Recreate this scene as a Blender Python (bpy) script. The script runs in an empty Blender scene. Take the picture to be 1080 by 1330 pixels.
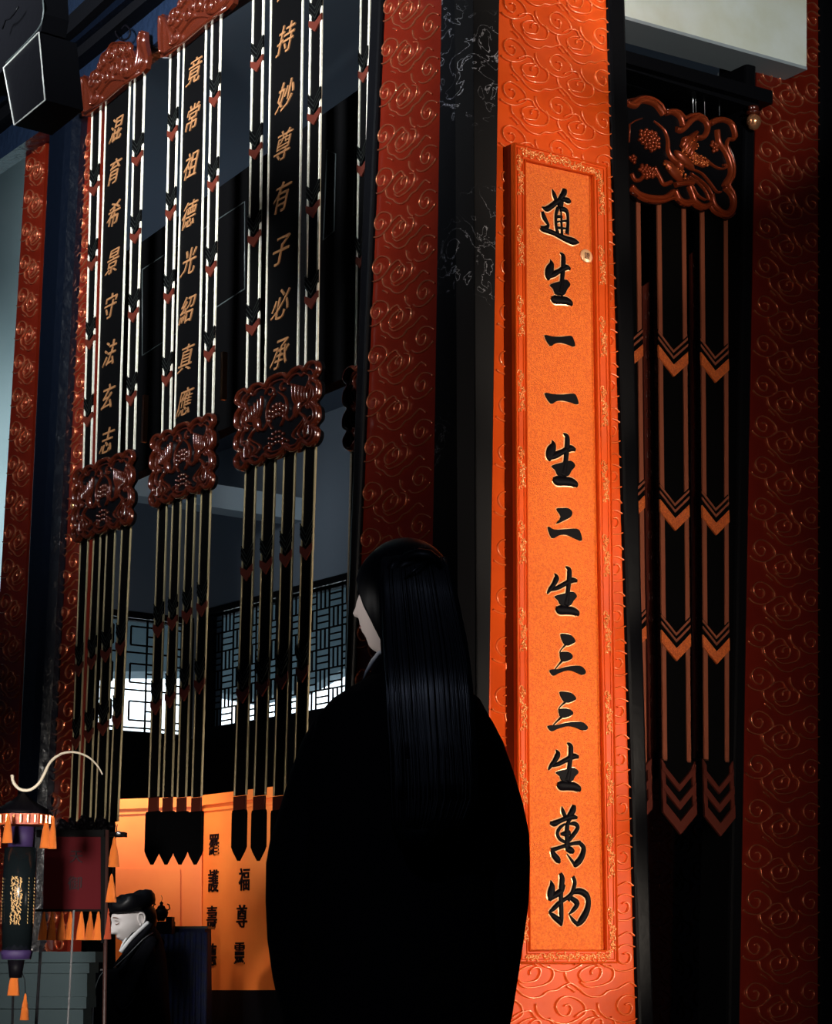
import bpy, bmesh, math, random
from mathutils import Vector, Matrix
SC = bpy.context.scene
COL = SC.collection
PI = math.pi
random.seed(7)
# ---------------------------------------------------------------- camera
H = 0.95                       # camera height (m)
FPX = 2650.0                   # focal length in pixels of the 1080x1330 frame
PITCH = math.atan(580.0 / FPX)
cam_d = bpy.data.cameras.new('camera')
cam_d.sensor_fit = 'HORIZONTAL'; cam_d.sensor_width = 36.0
cam_d.lens = 36.0 * FPX / 1080.0
cam_d.clip_start = 0.05; cam_d.clip_end = 200
cam = bpy.data.objects.new('camera', cam_d); COL.objects.link(cam)
cam.location = (0, 0, H); cam.rotation_euler = (PI / 2 + PITCH, 0, 0)
SC.camera = cam
# ---------------------------------------------------------------- world, exposure
w = bpy.data.worlds.new('world'); SC.world = w; w.use_nodes = True
w.node_tree.nodes['Background'].inputs[0].default_value = (0.35, 0.5, 0.8, 1)
w.node_tree.nodes['Background'].inputs[1].default_value = 0.012
SC.view_settings.view_transform = 'Standard'
SC.view_settings.look = 'None'
SC.view_settings.gamma = 1.0
SC.view_settings.exposure = 0.0
SC.view_settings.use_curve_mapping = False
# ---------------------------------------------------------------- lights
def look(o, tgt):
    d = Vector(tgt) - o.location
    o.rotation_euler = d.to_track_quat('-Z', 'Y').to_euler()
def area(loc, tgt, sx, sy, power, col=(1, 1, 1), spread=180):
    d = bpy.data.lights.new('area_light', 'AREA'); d.shape = 'RECTANGLE'
    d.size = sx; d.size_y = sy; d.energy = power; d.color = col; d.spread = math.radians(spread)
    o = bpy.data.objects.new('area_light', d); COL.objects.link(o); o.location = loc; look(o, tgt); return o
def spot(loc, tgt, power, ang, blend=.5, size=.03, col=(1, 1, 1)):
    d = bpy.data.lights.new('spot_light', 'SPOT'); d.energy = power; d.spot_size = math.radians(ang)
    d.spot_blend = blend; d.shadow_soft_size = size; d.color = col
    o = bpy.data.objects.new('spot_light', d); COL.objects.link(o); o.location = loc; look(o, tgt); return o
WARM = (1, .86, .7)
# added unseen strip lights and a stack of spots for the plaque column
area((2.0, 3.2, 1.0), (.38, 6.2, 1.5), .12, 2.4, 9, WARM, 40)
area((2.0, 3.2, 3.4), (.38, 6.2, 3.6), .12, 1.6, 2.8, WARM, 36)
for z, p in ((.45, 170), (1.05, 170), (1.65, 160), (2.25, 150), (2.85, 150), (3.45, 160), (4.1, 165)):
    spot((3.25, 5.55, z), (.36, 6.2, z), p, 17, 1., .03, WARM)
# added spots, no visible source, for the right hand panel and the recess
spot((1.9, 4.4, 2.0), (1.38, 6.9, 2.3), 22, 80, .9, .02, WARM)
spot((1.0, 3.9, .7), (1.38, 6.9, 1.9), 8, 70, .8, .02, WARM)
spot((1.9, 3.6, .5), (1.3, 6.8, .9), 22, 30, .6, .04, WARM)
spot((1.25, 4.6, 2.6), (.95, 6.5, 2.6), 17, 60, .7, .04, WARM)
# extra unseen spot added to brighten the phoenix crest
spot((1.4, 4.3, 3.1), (.86, 6.6, 3.38), 60, 14, 1., .02, WARM)
# added unseen spot that whitens the bulkhead
spot((2.3, 3.2, 3.4), (1.12, 6.5, 4.25), 260, 24, .5, .05, (.95, 1, .97))
# daylight from the left
area((-3.0, 3.0, 4.2), (-.85, 7.1, 4.25), .5, 1.2, 62, (.90, .97, 1), 46)
spot((-2.6, 3.0, 2.4), (-.35, 6.6, 2.0), 3, 30, .8, .06, (.95, .97, 1))  # weak fill added for the lower ribbons and panel
# added fill, no visible source, on the pale wall at the far left
area((-2.6, 9.2, 3.6), (-2.3, 10.5, 2.9), .6, .6, 9, (.9, .97, 1), 120)
# unseen spot added to lift the dark red panel left of the corner
spot((-1.9, 3.6, 2.2), (-.08, 6.35, 2.5), 50, 20, 1., .03, (1, .93, .85))
# altar lamp
area((-1.75, 11.35, 2.4), (-1.62, 12.1, 1.8), .35, .15, 6.5, (1, .9, .75), 95)
# added bluish fill aimed up at the hall ceiling behind the banners
area((-1.6, 10.5, 2.0), (-1.2, 12.5, 5), 2, 2, 26, (.7, .85, 1))
# daylight on the yard wall behind the lattice windows
area((-1.5, 23.2, 8.5), (-1.5, 26, 3.8), 9, 1.5, 2600, (.93, .97, 1))
area((-1.5, 19.5, 1.5), (-1.2, 22, 5), 5, 1, 45, (.85, .95, 1))  # added fill that brightens the eave
# added unseen fills on lantern stand, kneeling priest, visitor's hair, robe and cheek
area((-1.4, 3.2, 1.3), (-1.15, 6.4, 1.1), .35, .35, 4, (1, .93, .85), 26)
spot((-2.5, 8.5, 1.9), (-1.38, 10.3, 1.12), 130, 14, .6, .04, (1, .97, .93))
spot((-.9, 1.2, 2.9), (.02, 4.0, 1.0), 26, 36, 1., .1, (.6, .7, 1))
spot((-1.7, 3.7, 1.75), (-.12, 4.12, 1.63), 42, 7, .6, .03, (1, .97, .95))
# ---------------------------------------------------------------- materials
def mat(name, col, rough=.4, metal=0., bump=None, spec=.5, coat=0., vary=None, emit=None):
    m = bpy.data.materials.new(name); m.use_nodes = True
    nt = m.node_tree; b = nt.nodes['Principled BSDF']
    b.inputs['Base Color'].default_value = (*col, 1); b.inputs['Roughness'].default_value = rough
    b.inputs['Metallic'].default_value = metal; b.inputs['Specular IOR Level'].default_value = spec
    b.inputs['Coat Weight'].default_value = coat
    tc = nt.nodes.new('ShaderNodeTexCoord')
    if vary:                                   # (scale, second colour)
        n = nt.nodes.new('ShaderNodeTexNoise'); n.inputs['Scale'].default_value = vary[0]; n.inputs['Detail'].default_value = 6
        r = nt.nodes.new('ShaderNodeValToRGB'); r.color_ramp.elements[0].position = .35; r.color_ramp.elements[1].position = .65
        r.color_ramp.elements[0].color = (*col, 1); r.color_ramp.elements[1].color = (*vary[1], 1)
        nt.links.new(tc.outputs['Object'], n.inputs['Vector']); nt.links.new(n.outputs['Fac'], r.inputs[0])
        nt.links.new(r.outputs[0], b.inputs['Base Color'])
    if bump:                                   # (scale, strength, distance)
        n = nt.nodes.new('ShaderNodeTexNoise'); n.inputs['Scale'].default_value = bump[0]; n.inputs['Detail'].default_value = 3
        bp = nt.nodes.new('ShaderNodeBump'); bp.inputs['Strength'].default_value = bump[1]; bp.inputs['Distance'].default_value = bump[2]
        nt.links.new(tc.outputs['Object'], n.inputs['Vector']); nt.links.new(n.outputs['Fac'], bp.inputs['Height'])
        nt.links.new(bp.outputs[0], b.inputs['Normal'])
    if emit:
        b.inputs['Emission Color'].default_value = (*emit[0], 1); b.inputs['Emission Strength'].default_value = emit[1]
    return m
M = {}
M['lacquer'] = mat('orange_lacquer', (.78, .092, .008), .4, 0, (9, .25, .01), .15, 0, (5, (.64, .066, .006)))
M['ridge'] = mat('lacquer_ridge', (.92, .17, .035), .22, .15, None, .8, .5)  # lighter than the board: light caught on ridges put into the colour
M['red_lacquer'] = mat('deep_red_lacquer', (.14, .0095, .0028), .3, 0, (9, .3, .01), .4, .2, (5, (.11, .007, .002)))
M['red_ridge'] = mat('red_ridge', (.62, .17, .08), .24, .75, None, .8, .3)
M['plaque'] = mat('gilded_plaque', (.95, .20, .016), .45, .15, (260, .9, .004), .4, 0, (160, (.76, .11, .007)))
M['gilt'] = mat('gilt_carving', (.95, .30, .08), .25, .35, None, .8, .4)
M['gilt_edge'] = mat('gilt_edge', (1, .55, .28), .3, .3)
M['ink'] = mat('ink_lacquer', (.003, .0025, .004), .5, 0, None, .06, .0)
M['black'] = mat('black_lacquer', (.004, .004, .005), .3, 0, (30, .15, .004), .05)
M['navy'] = mat('blue_black_gloss', (.002, .0035, .008), .25, 0, (22, .6, .01), .4, .1)
M['beam'] = mat('blue_sheen_beam', (.008, .015, .034), .28, 0, (22, .8, .012), .6, .2)  # black boards; blue daylight sheen put into the base colour
M['ribbon'] = mat('black_ribbon_silk', (.0015, .0014, .0016), .7, 0, None, .05)
M['ivory'] = mat('pale_gold_braid', (.88, .84, .72), .4, 0, (400, .5, .002), .5, 0, (60, (.72, .66, .52)))
M['crest_red'] = mat('red_gold_carving', (.30, .045, .012), .28, .45, None, .6, .1)
M['shaded_braid'] = mat('shaded_gold_braid', (.46, .37, .21), .45, .1, (400, .5, .002))  # pale braid darkened: weaker light on the lower ribbons put into colour
M['copper'] = mat('copper_braid', (.26, .07, .034), .5, .1)
M['glyph'] = mat('bronze_gold_letter', (.42, .19, .08), .35, .3)
M['arrow'] = mat('rust_red_arrow', (.085, .012, .005), .5)
M['dark_line'] = mat('dark_green_line', (.012, .014, .012), .4)
M['orange_arrow'] = mat('orange_glitter', (.75, .17, .03), .35, .2, (300, .9, .004), .5, 0, (200, (.5, .08, .02)))
M['crest'] = mat('copper_red_carving', (.085, .013, .005), .2, .25, None, 1., .5)
M['crest_dark'] = mat('dark_red_carving', (.08, .012, .006), .3, .2, None, .7, .4)
M['grey_wall'] = mat('slate_plaster', (.16, .19, .23), .8)
M['grey_light'] = mat('pale_slate_beam', (.42, .50, .55), .7)
M['teal'] = mat('pale_teal_wall', (.42, .56, .58), .75, 0, None, .3, 0, (2, (.34, .48, .50)))
M['white'] = mat('white_plaster', (.78, .80, .74), .7, 0, None, .3, 0, (6, (.70, .70, .58)))
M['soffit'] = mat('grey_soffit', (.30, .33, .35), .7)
M['yard'] = mat('yard_whitewash', (.85, .88, .9), .9)
M['eave'] = mat('blue_grey_eave', (.30, .42, .48), .8)
M['altar'] = mat('orange_altar_board', (.95, .22, .035), .5, 0, None, .4, 0, (3, (.85, .17, .026)))
M['tassel'] = mat('orange_silk', (.95, .22, .03), .55, 0, (120, .8, .006))
M['tassel_dark'] = mat('red_silk', (.5, .07, .02), .6, 0, (120, .8, .006))
M['maroon'] = mat('maroon_velvet', (.050, .003, .005), .85, 0, None, .1)
M['purple'] = mat('purple_silk', (.022, .008, .06), .7)
M['navy_cloth'] = mat('navy_cloth', (.006, .010, .05), .8, 0, (40, .6, .01), .2, 0, (25, (.012, .016, .03)))
M['robe'] = mat('black_robe_cloth', (.0035, .0035, .0058), .85, 0, (60, .3, .003), .08)
M['hair'] = mat('black_hair', (.0022, .0022, .0036), .42, 0, None, .25)
M['skin'] = mat('pale_skin', (.74, .62, .56), .5, 0, None, .4)
M['face'] = mat('powdered_skin', (.80, .74, .72), .55, 0, None, .3)
M['lip'] = mat('lip', (.35, .20, .19), .5)
M['cloth_white'] = mat('white_cotton', (.8, .8, .8), .8)
M['trim'] = mat('brown_trim', (.22, .10, .07), .5)
M['floor'] = mat('dark_stone', (.02, .02, .022), .35, 0, (4, .3, .01))
M['ceil'] = mat('dark_blue_ceiling', (.09, .115, .15), .8)
M['step'] = mat('grey_green_altar', (.030, .050, .058), .7, 0, None, .2)
M['brass'] = mat('polished_copper', (.85, .35, .16), .2, .8)
M['wire'] = mat('pale_bent_cane', (.75, .65, .5), .35)
M['steel'] = mat('dark_pole', (.03, .03, .035), .2, .6)
M['silver'] = mat('silver_pole', (.6, .6, .62), .25, .8)
def marble():
    m = mat('black_marble', (.003, .003, .004), .55, 0, None, .12); nt = m.node_tree; b = nt.nodes['Principled BSDF']
    tc = nt.nodes.new('ShaderNodeTexCoord')
    n = nt.nodes.new('ShaderNodeTexNoise'); n.inputs['Scale'].default_value = 11; n.inputs['Detail'].default_value = 9; n.inputs['Distortion'].default_value = 1.5
    n2 = nt.nodes.new('ShaderNodeTexNoise'); n2.inputs['Scale'].default_value = 2.2; n2.inputs['Detail'].default_value = 2
    for x in (n, n2): nt.links.new(tc.outputs['Object'], x.inputs['Vector'])
    r = nt.nodes.new('ShaderNodeValToRGB'); e = r.color_ramp.elements
    e[0].position = .492; e[0].color = (0, 0, 0, 1); e[1].position = .508; e[1].color = (0, 0, 0, 1)
    p = r.color_ramp.elements.new(.5); p.color = (1, 1, 1, 1)
    r2 = nt.nodes.new('ShaderNodeValToRGB'); r2.color_ramp.elements[0].position = .52; r2.color_ramp.elements[1].position = .64
    mu = nt.nodes.new('ShaderNodeMath'); mu.operation = 'MULTIPLY'
    nt.links.new(n.outputs['Fac'], r.inputs[0]); nt.links.new(n2.outputs['Fac'], r2.inputs[0])
    nt.links.new(r.outputs[0], mu.inputs[0]); nt.links.new(r2.outputs[0], mu.inputs[1])
    mx = nt.nodes.new('ShaderNodeMix'); mx.data_type = 'RGBA'
    mx.inputs[6].default_value = (.003, .003, .004, 1); mx.inputs[7].default_value = (.32, .32, .36, 1)
    nt.links.new(mu.outputs[0], mx.inputs[0]); nt.links.new(mx.outputs[2], b.inputs['Base Color'])
    return m
M['marble'] = marble()
# ---------------------------------------------------------------- frames: vertical planes in the room
CP, SP = math.cos(PITCH), math.sin(PITCH)
def ray(px, py):
    r = (px - 540) / FPX; u = (665 - py) / FPX
    return Vector((r, CP - SP * u, SP + CP * u))
class Frame:
    """A vertical plane: local x runs to the viewer's right, z is up, 'out' is towards the viewer."""
    def __init__(s, ox, oy, ax, ay):
        l = math.hypot(ax, ay); s.a = Vector((ax / l, ay / l, 0)); s.O = Vector((ox, oy, 0)); s.n = Vector((s.a.y, -s.a.x, 0)); s.ang = math.atan2(ay, ax)
    def L(s, px, py, out=0.):
        d = ray(px, py); c = Vector((0, 0, H)); o = s.O + s.n * out
        t = (o - c).dot(s.n) / d.dot(s.n); p = c + d * t
        return ((p - s.O).dot(s.a), p.z)
    def W(s, u, z, out=0.): return s.O + s.a * u + s.n * out + Vector((0, 0, z))
CX, CY = .155, 6.0
FR = Frame(CX, CY, .8, .6)                    # face with the plaque
FL = Frame(CX, CY, .6, -.8)                   # face with the black hangings
FR2 = Frame(CX - .6 * .15, CY + .8 * .15, .8, .6)
WORLD = Frame(0, 0, 1, 0)
def FY(y): return Frame(0, y, 1, 0)
# ---------------------------------------------------------------- mesh helpers (all in frame coordinates: x, -out, z)
def V3(u, z, out=0.): return Vector((u, -out, z))
def new(): return bmesh.new()
def face(bm, vs, smooth=False):
    try:
        f = bm.faces.new(vs); f.smooth = smooth; return f
    except ValueError: return None
def slab(bm, pts, out0, out1):
    """polygon (u,z) list extruded from out0 (back) to out1 (front)"""
    a = [bm.verts.new(V3(u, z, out1)) for u, z in pts]; b = [bm.verts.new(V3(u, z, out0)) for u, z in pts]
    n = len(pts); face(bm, a); face(bm, b[::-1])
    for i in range(n): face(bm, (a[i], b[i], b[(i + 1) % n], a[(i + 1) % n]))
def box(bm, u0, u1, o0, o1, z0, z1): slab(bm, [(u0, z0), (u1, z0), (u1, z1), (u0, z1)], o0, o1)
def catmull(pts, k=4, closed=False):
    P = [tuple(p) for p in pts]; n = len(P); out = []
    if n < 3: return [tuple(a + (b - a) * t / k for a, b in zip(P[0], P[1])) for t in range(k + 1)]
    rng = range(n if closed else n - 1)
    for i in rng:
        p0 = P[(i - 1) % n] if closed or i > 0 else P[0]; p1 = P[i]; p2 = P[(i + 1) % n]
        p3 = P[(i + 2) % n] if closed or i + 2 < n else P[-1]
        for j in range(k):
            t = j / k
            out.append(tuple(.5 * (2 * b + (c - a) * t + (2 * a - 5 * b + 4 * c - d) * t * t + (3 * b - a - 3 * c + d) * t ** 3) for a, b, c, d in zip(p0, p1, p2, p3)))
    if not closed: out.append(P[-1])
    return out
def ridge(bm, pts, wd, ht, out=0., closed=False, prof=5):
    """raised moulding with a rounded back along (u,z[,w]) points"""
    n = len(pts); rows = []
    for i, p in enumerate(pts):
        a = pts[(i - 1) % n] if (closed or i) else p; b = pts[(i + 1) % n] if (closed or i < n - 1) else p
        dx, dz = b[0] - a[0], b[1] - a[1]; l = math.hypot(dx, dz) or 1; nx, nz = -dz / l, dx / l
        ww = wd if len(p) < 3 else p[2]; hh = ht if len(p) < 3 else ht * min(1, max(.3, ww / wd))
        r = []
        for k in range(prof):
            t = PI * k / (prof - 1)
            r.append(bm.verts.new(V3(p[0] + nx * math.cos(t) * ww / 2, p[1] + nz * math.cos(t) * ww / 2, out + math.sin(t) * hh)))
        rows.append(r)
    for i in range(n if closed else n - 1):
        a, b = rows[i], rows[(i + 1) % n]
        for k in range(prof - 1): face(bm, (a[k], a[k + 1], b[k + 1], b[k]), True)
    if not closed:
        face(bm, rows[0]); face(bm, rows[-1][::-1])
def tube(bm, pts, r, seg=6):
    pts = [Vector(p) for p in pts]; n = len(pts); rs = r if isinstance(r, (list, tuple)) else [r] * n
    rows = []; up = Vector((.123, .456, .88)).normalized()
    for i, p in enumerate(pts):
        d = (pts[min(i + 1, n - 1)] - pts[max(i - 1, 0)]).normalized()
        x = (up - d * up.dot(d)).normalized(); y = d.cross(x); up = x
        rows.append([bm.verts.new(p + (x * math.cos(2 * PI * k / seg) + y * math.sin(2 * PI * k / seg)) * rs[i]) for k in range(seg)])
    for a, b in zip(rows, rows[1:]):
        for k in range(seg): face(bm, (a[k], a[(k + 1) % seg], b[(k + 1) % seg], b[k]), True)
    face(bm, rows[0][::-1]); face(bm, rows[-1])
def loft(bm, rings, smooth=True, cap=True):
    rows = [[bm.verts.new(p) for p in r] for r in rings]; n = len(rows[0])
    for a, b in zip(rows, rows[1:]):
        for k in range(n): face(bm, (a[k], a[(k + 1) % n], b[(k + 1) % n], b[k]), smooth)
    if cap: face(bm, rows[0][::-1], smooth); face(bm, rows[-1], smooth)
def lathe(bm, cx, cy, prof, seg=16):
    loft(bm, [[Vector((cx + r * math.cos(2 * PI * k / seg), cy + r * math.sin(2 * PI * k / seg), z)) for k in range(seg)] for r, z in prof])
def blob(bm, u, z, out, ru, rz, ro, rot=0., nu=8, nv=6, mtx=None):
    c, s = math.cos(rot), math.sin(rot); rows = []
    for j in range(1, nv):
        t = PI * j / nv; row = []
        for i in range(nu):
            f = 2 * PI * i / nu
            x = ru * math.sin(t) * math.cos(f); o = ro * math.sin(t) * math.sin(f); y = rz * math.cos(t)
            row.append(bm.verts.new(V3(u + x * c - y * s, z + x * s + y * c, out + o)))
        rows.append(row)
    a = bm.verts.new(V3(u - rz * s, z + rz * c, out)); b = bm.verts.new(V3(u + rz * s, z - rz * c, out))
    for i in range(nu):
        face(bm, (a, rows[0][i], rows[0][(i + 1) % nu]), True); face(bm, (b, rows[-1][(i + 1) % nu], rows[-1][i]), True)
    for r0, r1 in zip(rows, rows[1:]):
        for i in range(nu): face(bm, (r0[i], r1[i], r1[(i + 1) % nu], r0[(i + 1) % nu]), True)
# ---------------------------------------------------------------- object helpers
def tomesh(name, bm, m):
    bmesh.ops.recalc_face_normals(bm, faces=bm.faces)
    me = bpy.data.meshes.new(name); bm.to_mesh(me); bm.free(); me.materials.append(M[m] if isinstance(m, str) else m); return me
def link(name, me, parent=None, F=WORLD, loc=None):
    o = bpy.data.objects.new(name, me); COL.objects.link(o)
    wl = F.O.copy() if loc is None else loc
    if parent is None: o.location = wl; o.rotation_euler = (0, 0, F.ang)
    else:
        o.parent = parent
        if parent.type == 'EMPTY': o.location = wl - parent.location; o.rotation_euler = (0, 0, F.ang)
    return o
def part(name, bm, m, parent=None, F=WORLD, label=None, stuff=False):
    o = link(name, tomesh(name, bm, m), parent, F)
    if label: o['label'] = label
    if stuff: o['kind'] = 'stuff'
    return o
def tag(o, label, cat, group=None):
    o['label'] = label; o['category'] = cat
    if group: o['group'] = group
    return o
def thing(name, label, cat, loc, group=None):
    o = bpy.data.objects.new(name, None); COL.objects.link(o); o.location = Vector(loc); o.empty_display_size = .1
    return tag(o, label, cat, group)
def struct(name, bm, m, F=WORLD):
    o = part(name, bm, m, None, F); o['kind'] = 'structure'; return o
_gl = {}
def glyph_mesh(ch, size, ext, m, shear=0., fat=0., sx=1.):
    key = (ch, round(size, 4), ext, m, shear, fat, sx)
    if key in _gl: return _gl[key]
    c = bpy.data.curves.new('letter', 'FONT'); c.body = ch; c.size = size; c.extrude = ext; c.shear = shear; c.offset = fat; c.resolution_u = 2
    c.align_x = 'CENTER'; c.align_y = 'CENTER'
    o = bpy.data.objects.new('letter', c); COL.objects.link(o)
    me = bpy.data.meshes.new_from_object(o.evaluated_get(bpy.context.evaluated_depsgraph_get()))
    bpy.data.objects.remove(o); bpy.data.curves.remove(c)
    xs = [v.co.x for v in me.vertices] or [0]; ys = [v.co.y for v in me.vertices] or [0]
    cx, cy = (min(xs) + max(xs)) / 2, (min(ys) + max(ys)) / 2
    for v in me.vertices: v.co = Vector(((v.co.x - cx) * sx, -v.co.z, v.co.y - cy))
    me.materials.clear(); me.materials.append(M[m]); _gl[key] = me
    return me
def letter(ch, F, px, py, out, size, parent, m='glyph', shear=.25, fat=.0, ext=.002, sx=1., label=None):
    u, z = F.L(px, py, out); me = glyph_mesh(ch, size, ext, m, shear, fat, sx)
    o = bpy.data.objects.new('letter', me); COL.objects.link(o); o.parent = parent
    if parent.type == 'EMPTY':
        o.location = F.W(u, z, out) - parent.location; o.rotation_euler = (0, 0, F.ang)
    else: o.location = V3(u, z, out)
    return o
def quad(F, pts, out=0.): return [F.L(x, y, out) for x, y in pts]
def line(F, p, q, out=0.):
    """u as a linear function of z through two picture points of plane F"""
    (u0, z0), (u1, z1) = F.L(*p, out), F.L(*q, out)
    k = (u1 - u0) / (z1 - z0)
    return lambda z: u0 + k * (z - z0)
ZT = 4.75
# ================================================================ setting
bm = new(); box(bm, -7, 7, -24.5, 2.5, -.1, 0); struct('floor', bm, 'floor')
bm = new(); box(bm, -1.8, 4, -16.4, -6.2, 4.9, 5.0); struct('ceiling', bm, 'ceil')
# far corner of the hall behind the hangings
D = 16.0; QX = (250 - 540) / 2713 * D
FB = Frame(QX, D, .8, .6)      # back wall, window_1
FS = Frame(QX, D, .6, -.8)     # side wall, windows 2
def wall_with_hole(name, F, u0, u1, holes, mt, th=.15, z1=4.9):
    bm = new(); us = sorted(holes, key=lambda h: h[0]); cur = u0
    for a, b, c, d in us:
        box(bm, cur, a, -th, 0, 0, z1); box(bm, a, b, -th, 0, 0, c); box(bm, a, b, -th, 0, d, z1); cur = b
    box(bm, cur, u1, -th, 0, 0, z1); return struct(name, bm, mt, F)
w1a, wz0 = FB.L(120, 946); w1b, _ = FB.L(244, 950); _, wz1 = FB.L(200, 806)
w2a, _ = FS.L(264, 948); w2b, _ = FS.L(470, 900); _, sz0 = FS.L(268, 946); _, sz1 = FS.L(268, 800)
wall_with_hole('wall_back', FB, -4.0, .0, [(w1a, w1b, wz0, wz1)], 'grey_wall')
wall_with_hole('wall_side', FS, .0, 6.6, [(w2a, w2b, sz0, sz1)], 'grey_wall')
# black dado under the windows
bm = new(); box(bm, -4, 0, .005, .05, 0, wz0 - .03); struct('trim_1', bm, 'black', FB)
bm = new(); box(bm, .05, 6.5, .005, .05, 0, sz0 - .03); struct('trim_2', bm, 'black', FS)
def lattice(F, a, b, z0, z1, cell, kind):
    bm = new(); t = .013 if kind == 0 else .011
    def hb(x0, x1, z): box(bm, x0, x1, -.06, -.05, z - t / 2, z + t / 2)
    def vb(x, za, zb): box(bm, x - t / 2, x + t / 2, -.06, -.05, za, zb)
    if kind == 0:
        c = cell; nz = 3; ph = (z1 - z0) / nz
        k = 0; x = a
        while x < b - .01:
            e = min(x + c * 1.6, b); wd = e - x
            for r in range(nz):
                zb = z0 + r * ph
                hb(x, e, zb + ph * .12)
                hb(x, x + wd * .38, zb + ph * .32); hb(x, x + wd * .38, zb + ph * .82); vb(x + wd * .38, zb + ph * .32, zb + ph * .82)
                hb(x, x + wd * .38, zb + ph * .57); hb(x + wd * .7, e, zb + ph * .32); hb(x + wd * .7, e, zb + ph * .82); vb(x + wd * .7, zb + ph * .32, zb + ph * .82)
                vb(x + wd * .18, zb + ph * .32, zb + ph * .57)
            vb(e, z0, z1); x = e
    else:
        c = cell; nx = max(1, int((b - a) / c)); cw = (b - a) / nx; nz = max(1, round((z1 - z0) / c)); ch = (z1 - z0) / nz
        for i in range(nx):
            for j in range(nz):
                x, z = a + i * cw, z0 + j * ch
                if (i + j) % 2: 
                    for q in (1, 2): hb(x, x + cw, z + ch * q / 3)
                else:
                    for q in (1, 2): vb(x + cw * q / 3, z, z + ch)
                hb(x, x + cw, z); vb(x, z, z + ch)
    return bm
def window(name, F, a, b, z0, z1, cell, kind):
    fr = new(); t = .05
    box(fr, a - .02, b + .02, -.09, .02, z0 - t, z0); box(fr, a - .02, b + .02, -.09, .02, z1, z1 + t)
    n = max(1, round((b - a) / .9))
    for i in range(n + 1):
        x = a + (b - a) * i / n; box(fr, x - t / 2, x + t / 2, -.088, .018, z0 - .01, z1 + .01)
    o = struct(name, fr, 'black', F)
    part('lattice', lattice(F, a, b, z0, z1, cell, kind), 'ribbon', o, F, stuff=True)
    g = new(); box(g, a, b, -.075, -.07, z0, z1)
    gm = bpy.data.materials.get('window_glass')
    if not gm:
        gm = bpy.data.materials.new('window_glass'); gm.use_nodes = True; nt = gm.node_tree; nt.nodes.clear()
        out = nt.nodes.new('ShaderNodeOutputMaterial'); mx = nt.nodes.new('ShaderNodeMixShader'); tr = nt.nodes.new('ShaderNodeBsdfTransparent'); gl = nt.nodes.new('ShaderNodeBsdfGlossy')
        gl.inputs['Roughness'].default_value = .1; tr.inputs[0].default_value = (.9, .95, .97, 1); mx.inputs[0].default_value = .06
        nt.links.new(tr.outputs[0], mx.inputs[1]); nt.links.new(gl.outputs[0], mx.inputs[2]); nt.links.new(mx.outputs[0], out.inputs[0])
    part('window_pane', g, gm, o, F)
window('window_1', FB, w1a, w1b, wz0, wz1, .3, 0)
window('window_2', FS, w2a, w2b, sz0, sz1, .16, 1)
# yard outside the lattice windows
F24 = FY(26.0)
bm = new(); box(bm, -6, 5, -.2, 0, 0, 7); o = struct('wall_outside', bm, 'yard', F24)
F22 = FY(22.0)
bm = new(); slab(bm, [F22.L(*p) for p in [(40, 872), (245, 872), (262, 895), (330, 908), (400, 893), (455, 864), (700, 864), (700, 700), (40, 700)]], -.6, 0)
struct('trim_3', bm, 'eave', F22)
# hall beams
def vbeam(name, y_px, th_px, xpx, F, mt, out=0., dep=.2, u=(-4, 4)):
    u0, z0 = F.L(xpx, y_px, out); _, z1 = F.L(xpx, y_px + th_px, out)
    bm = new(); box(bm, u[0], u[1], out - dep, out, z1, z0); return struct(name, bm, mt, F)
FBm = Frame(QX - .5, D - 2.2, .8, .6)
vbeam('trim_4', 632, 30, 300, FBm, 'grey_light', u=(-3, 2.8))
FBt = Frame(-.9, 9.6, .8, .6)
vbeam('trim_5', 22, 30, 315, FBt, 'grey_light', u=(-2, 1.6))
FBu = Frame(-1.2, 11.5, .8, .6)
vbeam('trim_6', 150, 70, 300, FBu, 'grey_wall', u=(-2.6, 2.4))
FSu = Frame(-1.9, 11.0, .6, -.8)
vbeam('trim_7', 90, 60, 200, FSu, 'grey_wall', u=(-3, 2.6))
# pale lit wall at the far left and pieces of wall seen beside the right column
FW = FY(10.5)
bm = new(); slab(bm, quad(FW, [(-260, 1400), (60, 1400), (60, -120), (-260, -120)]), -.1, 0); struct('wall_left', bm, 'teal', FW)
FW2 = Frame(1.3, 8.6, .8, .6)
bm = new(); slab(bm, quad(FW2, [(942, 306), (1010, 330), (1010, 180), (942, 160)]), -.1, 0); struct('wall_right', bm, 'teal', FW2)
bm = new(); slab(bm, quad(FW2, [(942, 470), (1010, 470), (1010, 332), (942, 308)]), -.1, -.02); struct('trim_8', bm, 'grey_wall', FW2)
bm = new(); slab(bm, quad(FW2, [(944, 890), (953, 888), (952, 748), (944, 748)]), -.1, -.02); o = struct('window_3', bm, mat('daylit_paper', (.6, .7, .8), .8, emit=((.62, .78, .95), .55)), FW2)
bm = new()
for y in (768, 800, 808, 840): slab(bm, quad(FW2, [(944, y + 1.5), (953, y + 1.5), (953, y - 1.5), (944, y - 1.5)]), -.02, .0)
slab(bm, quad(FW2, [(948.6, 890), (949.8, 890), (949.8, 800), (948.6, 800)]), -.02, .0)
part('lattice', bm, 'black', o, FW2, stuff=True)

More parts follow.
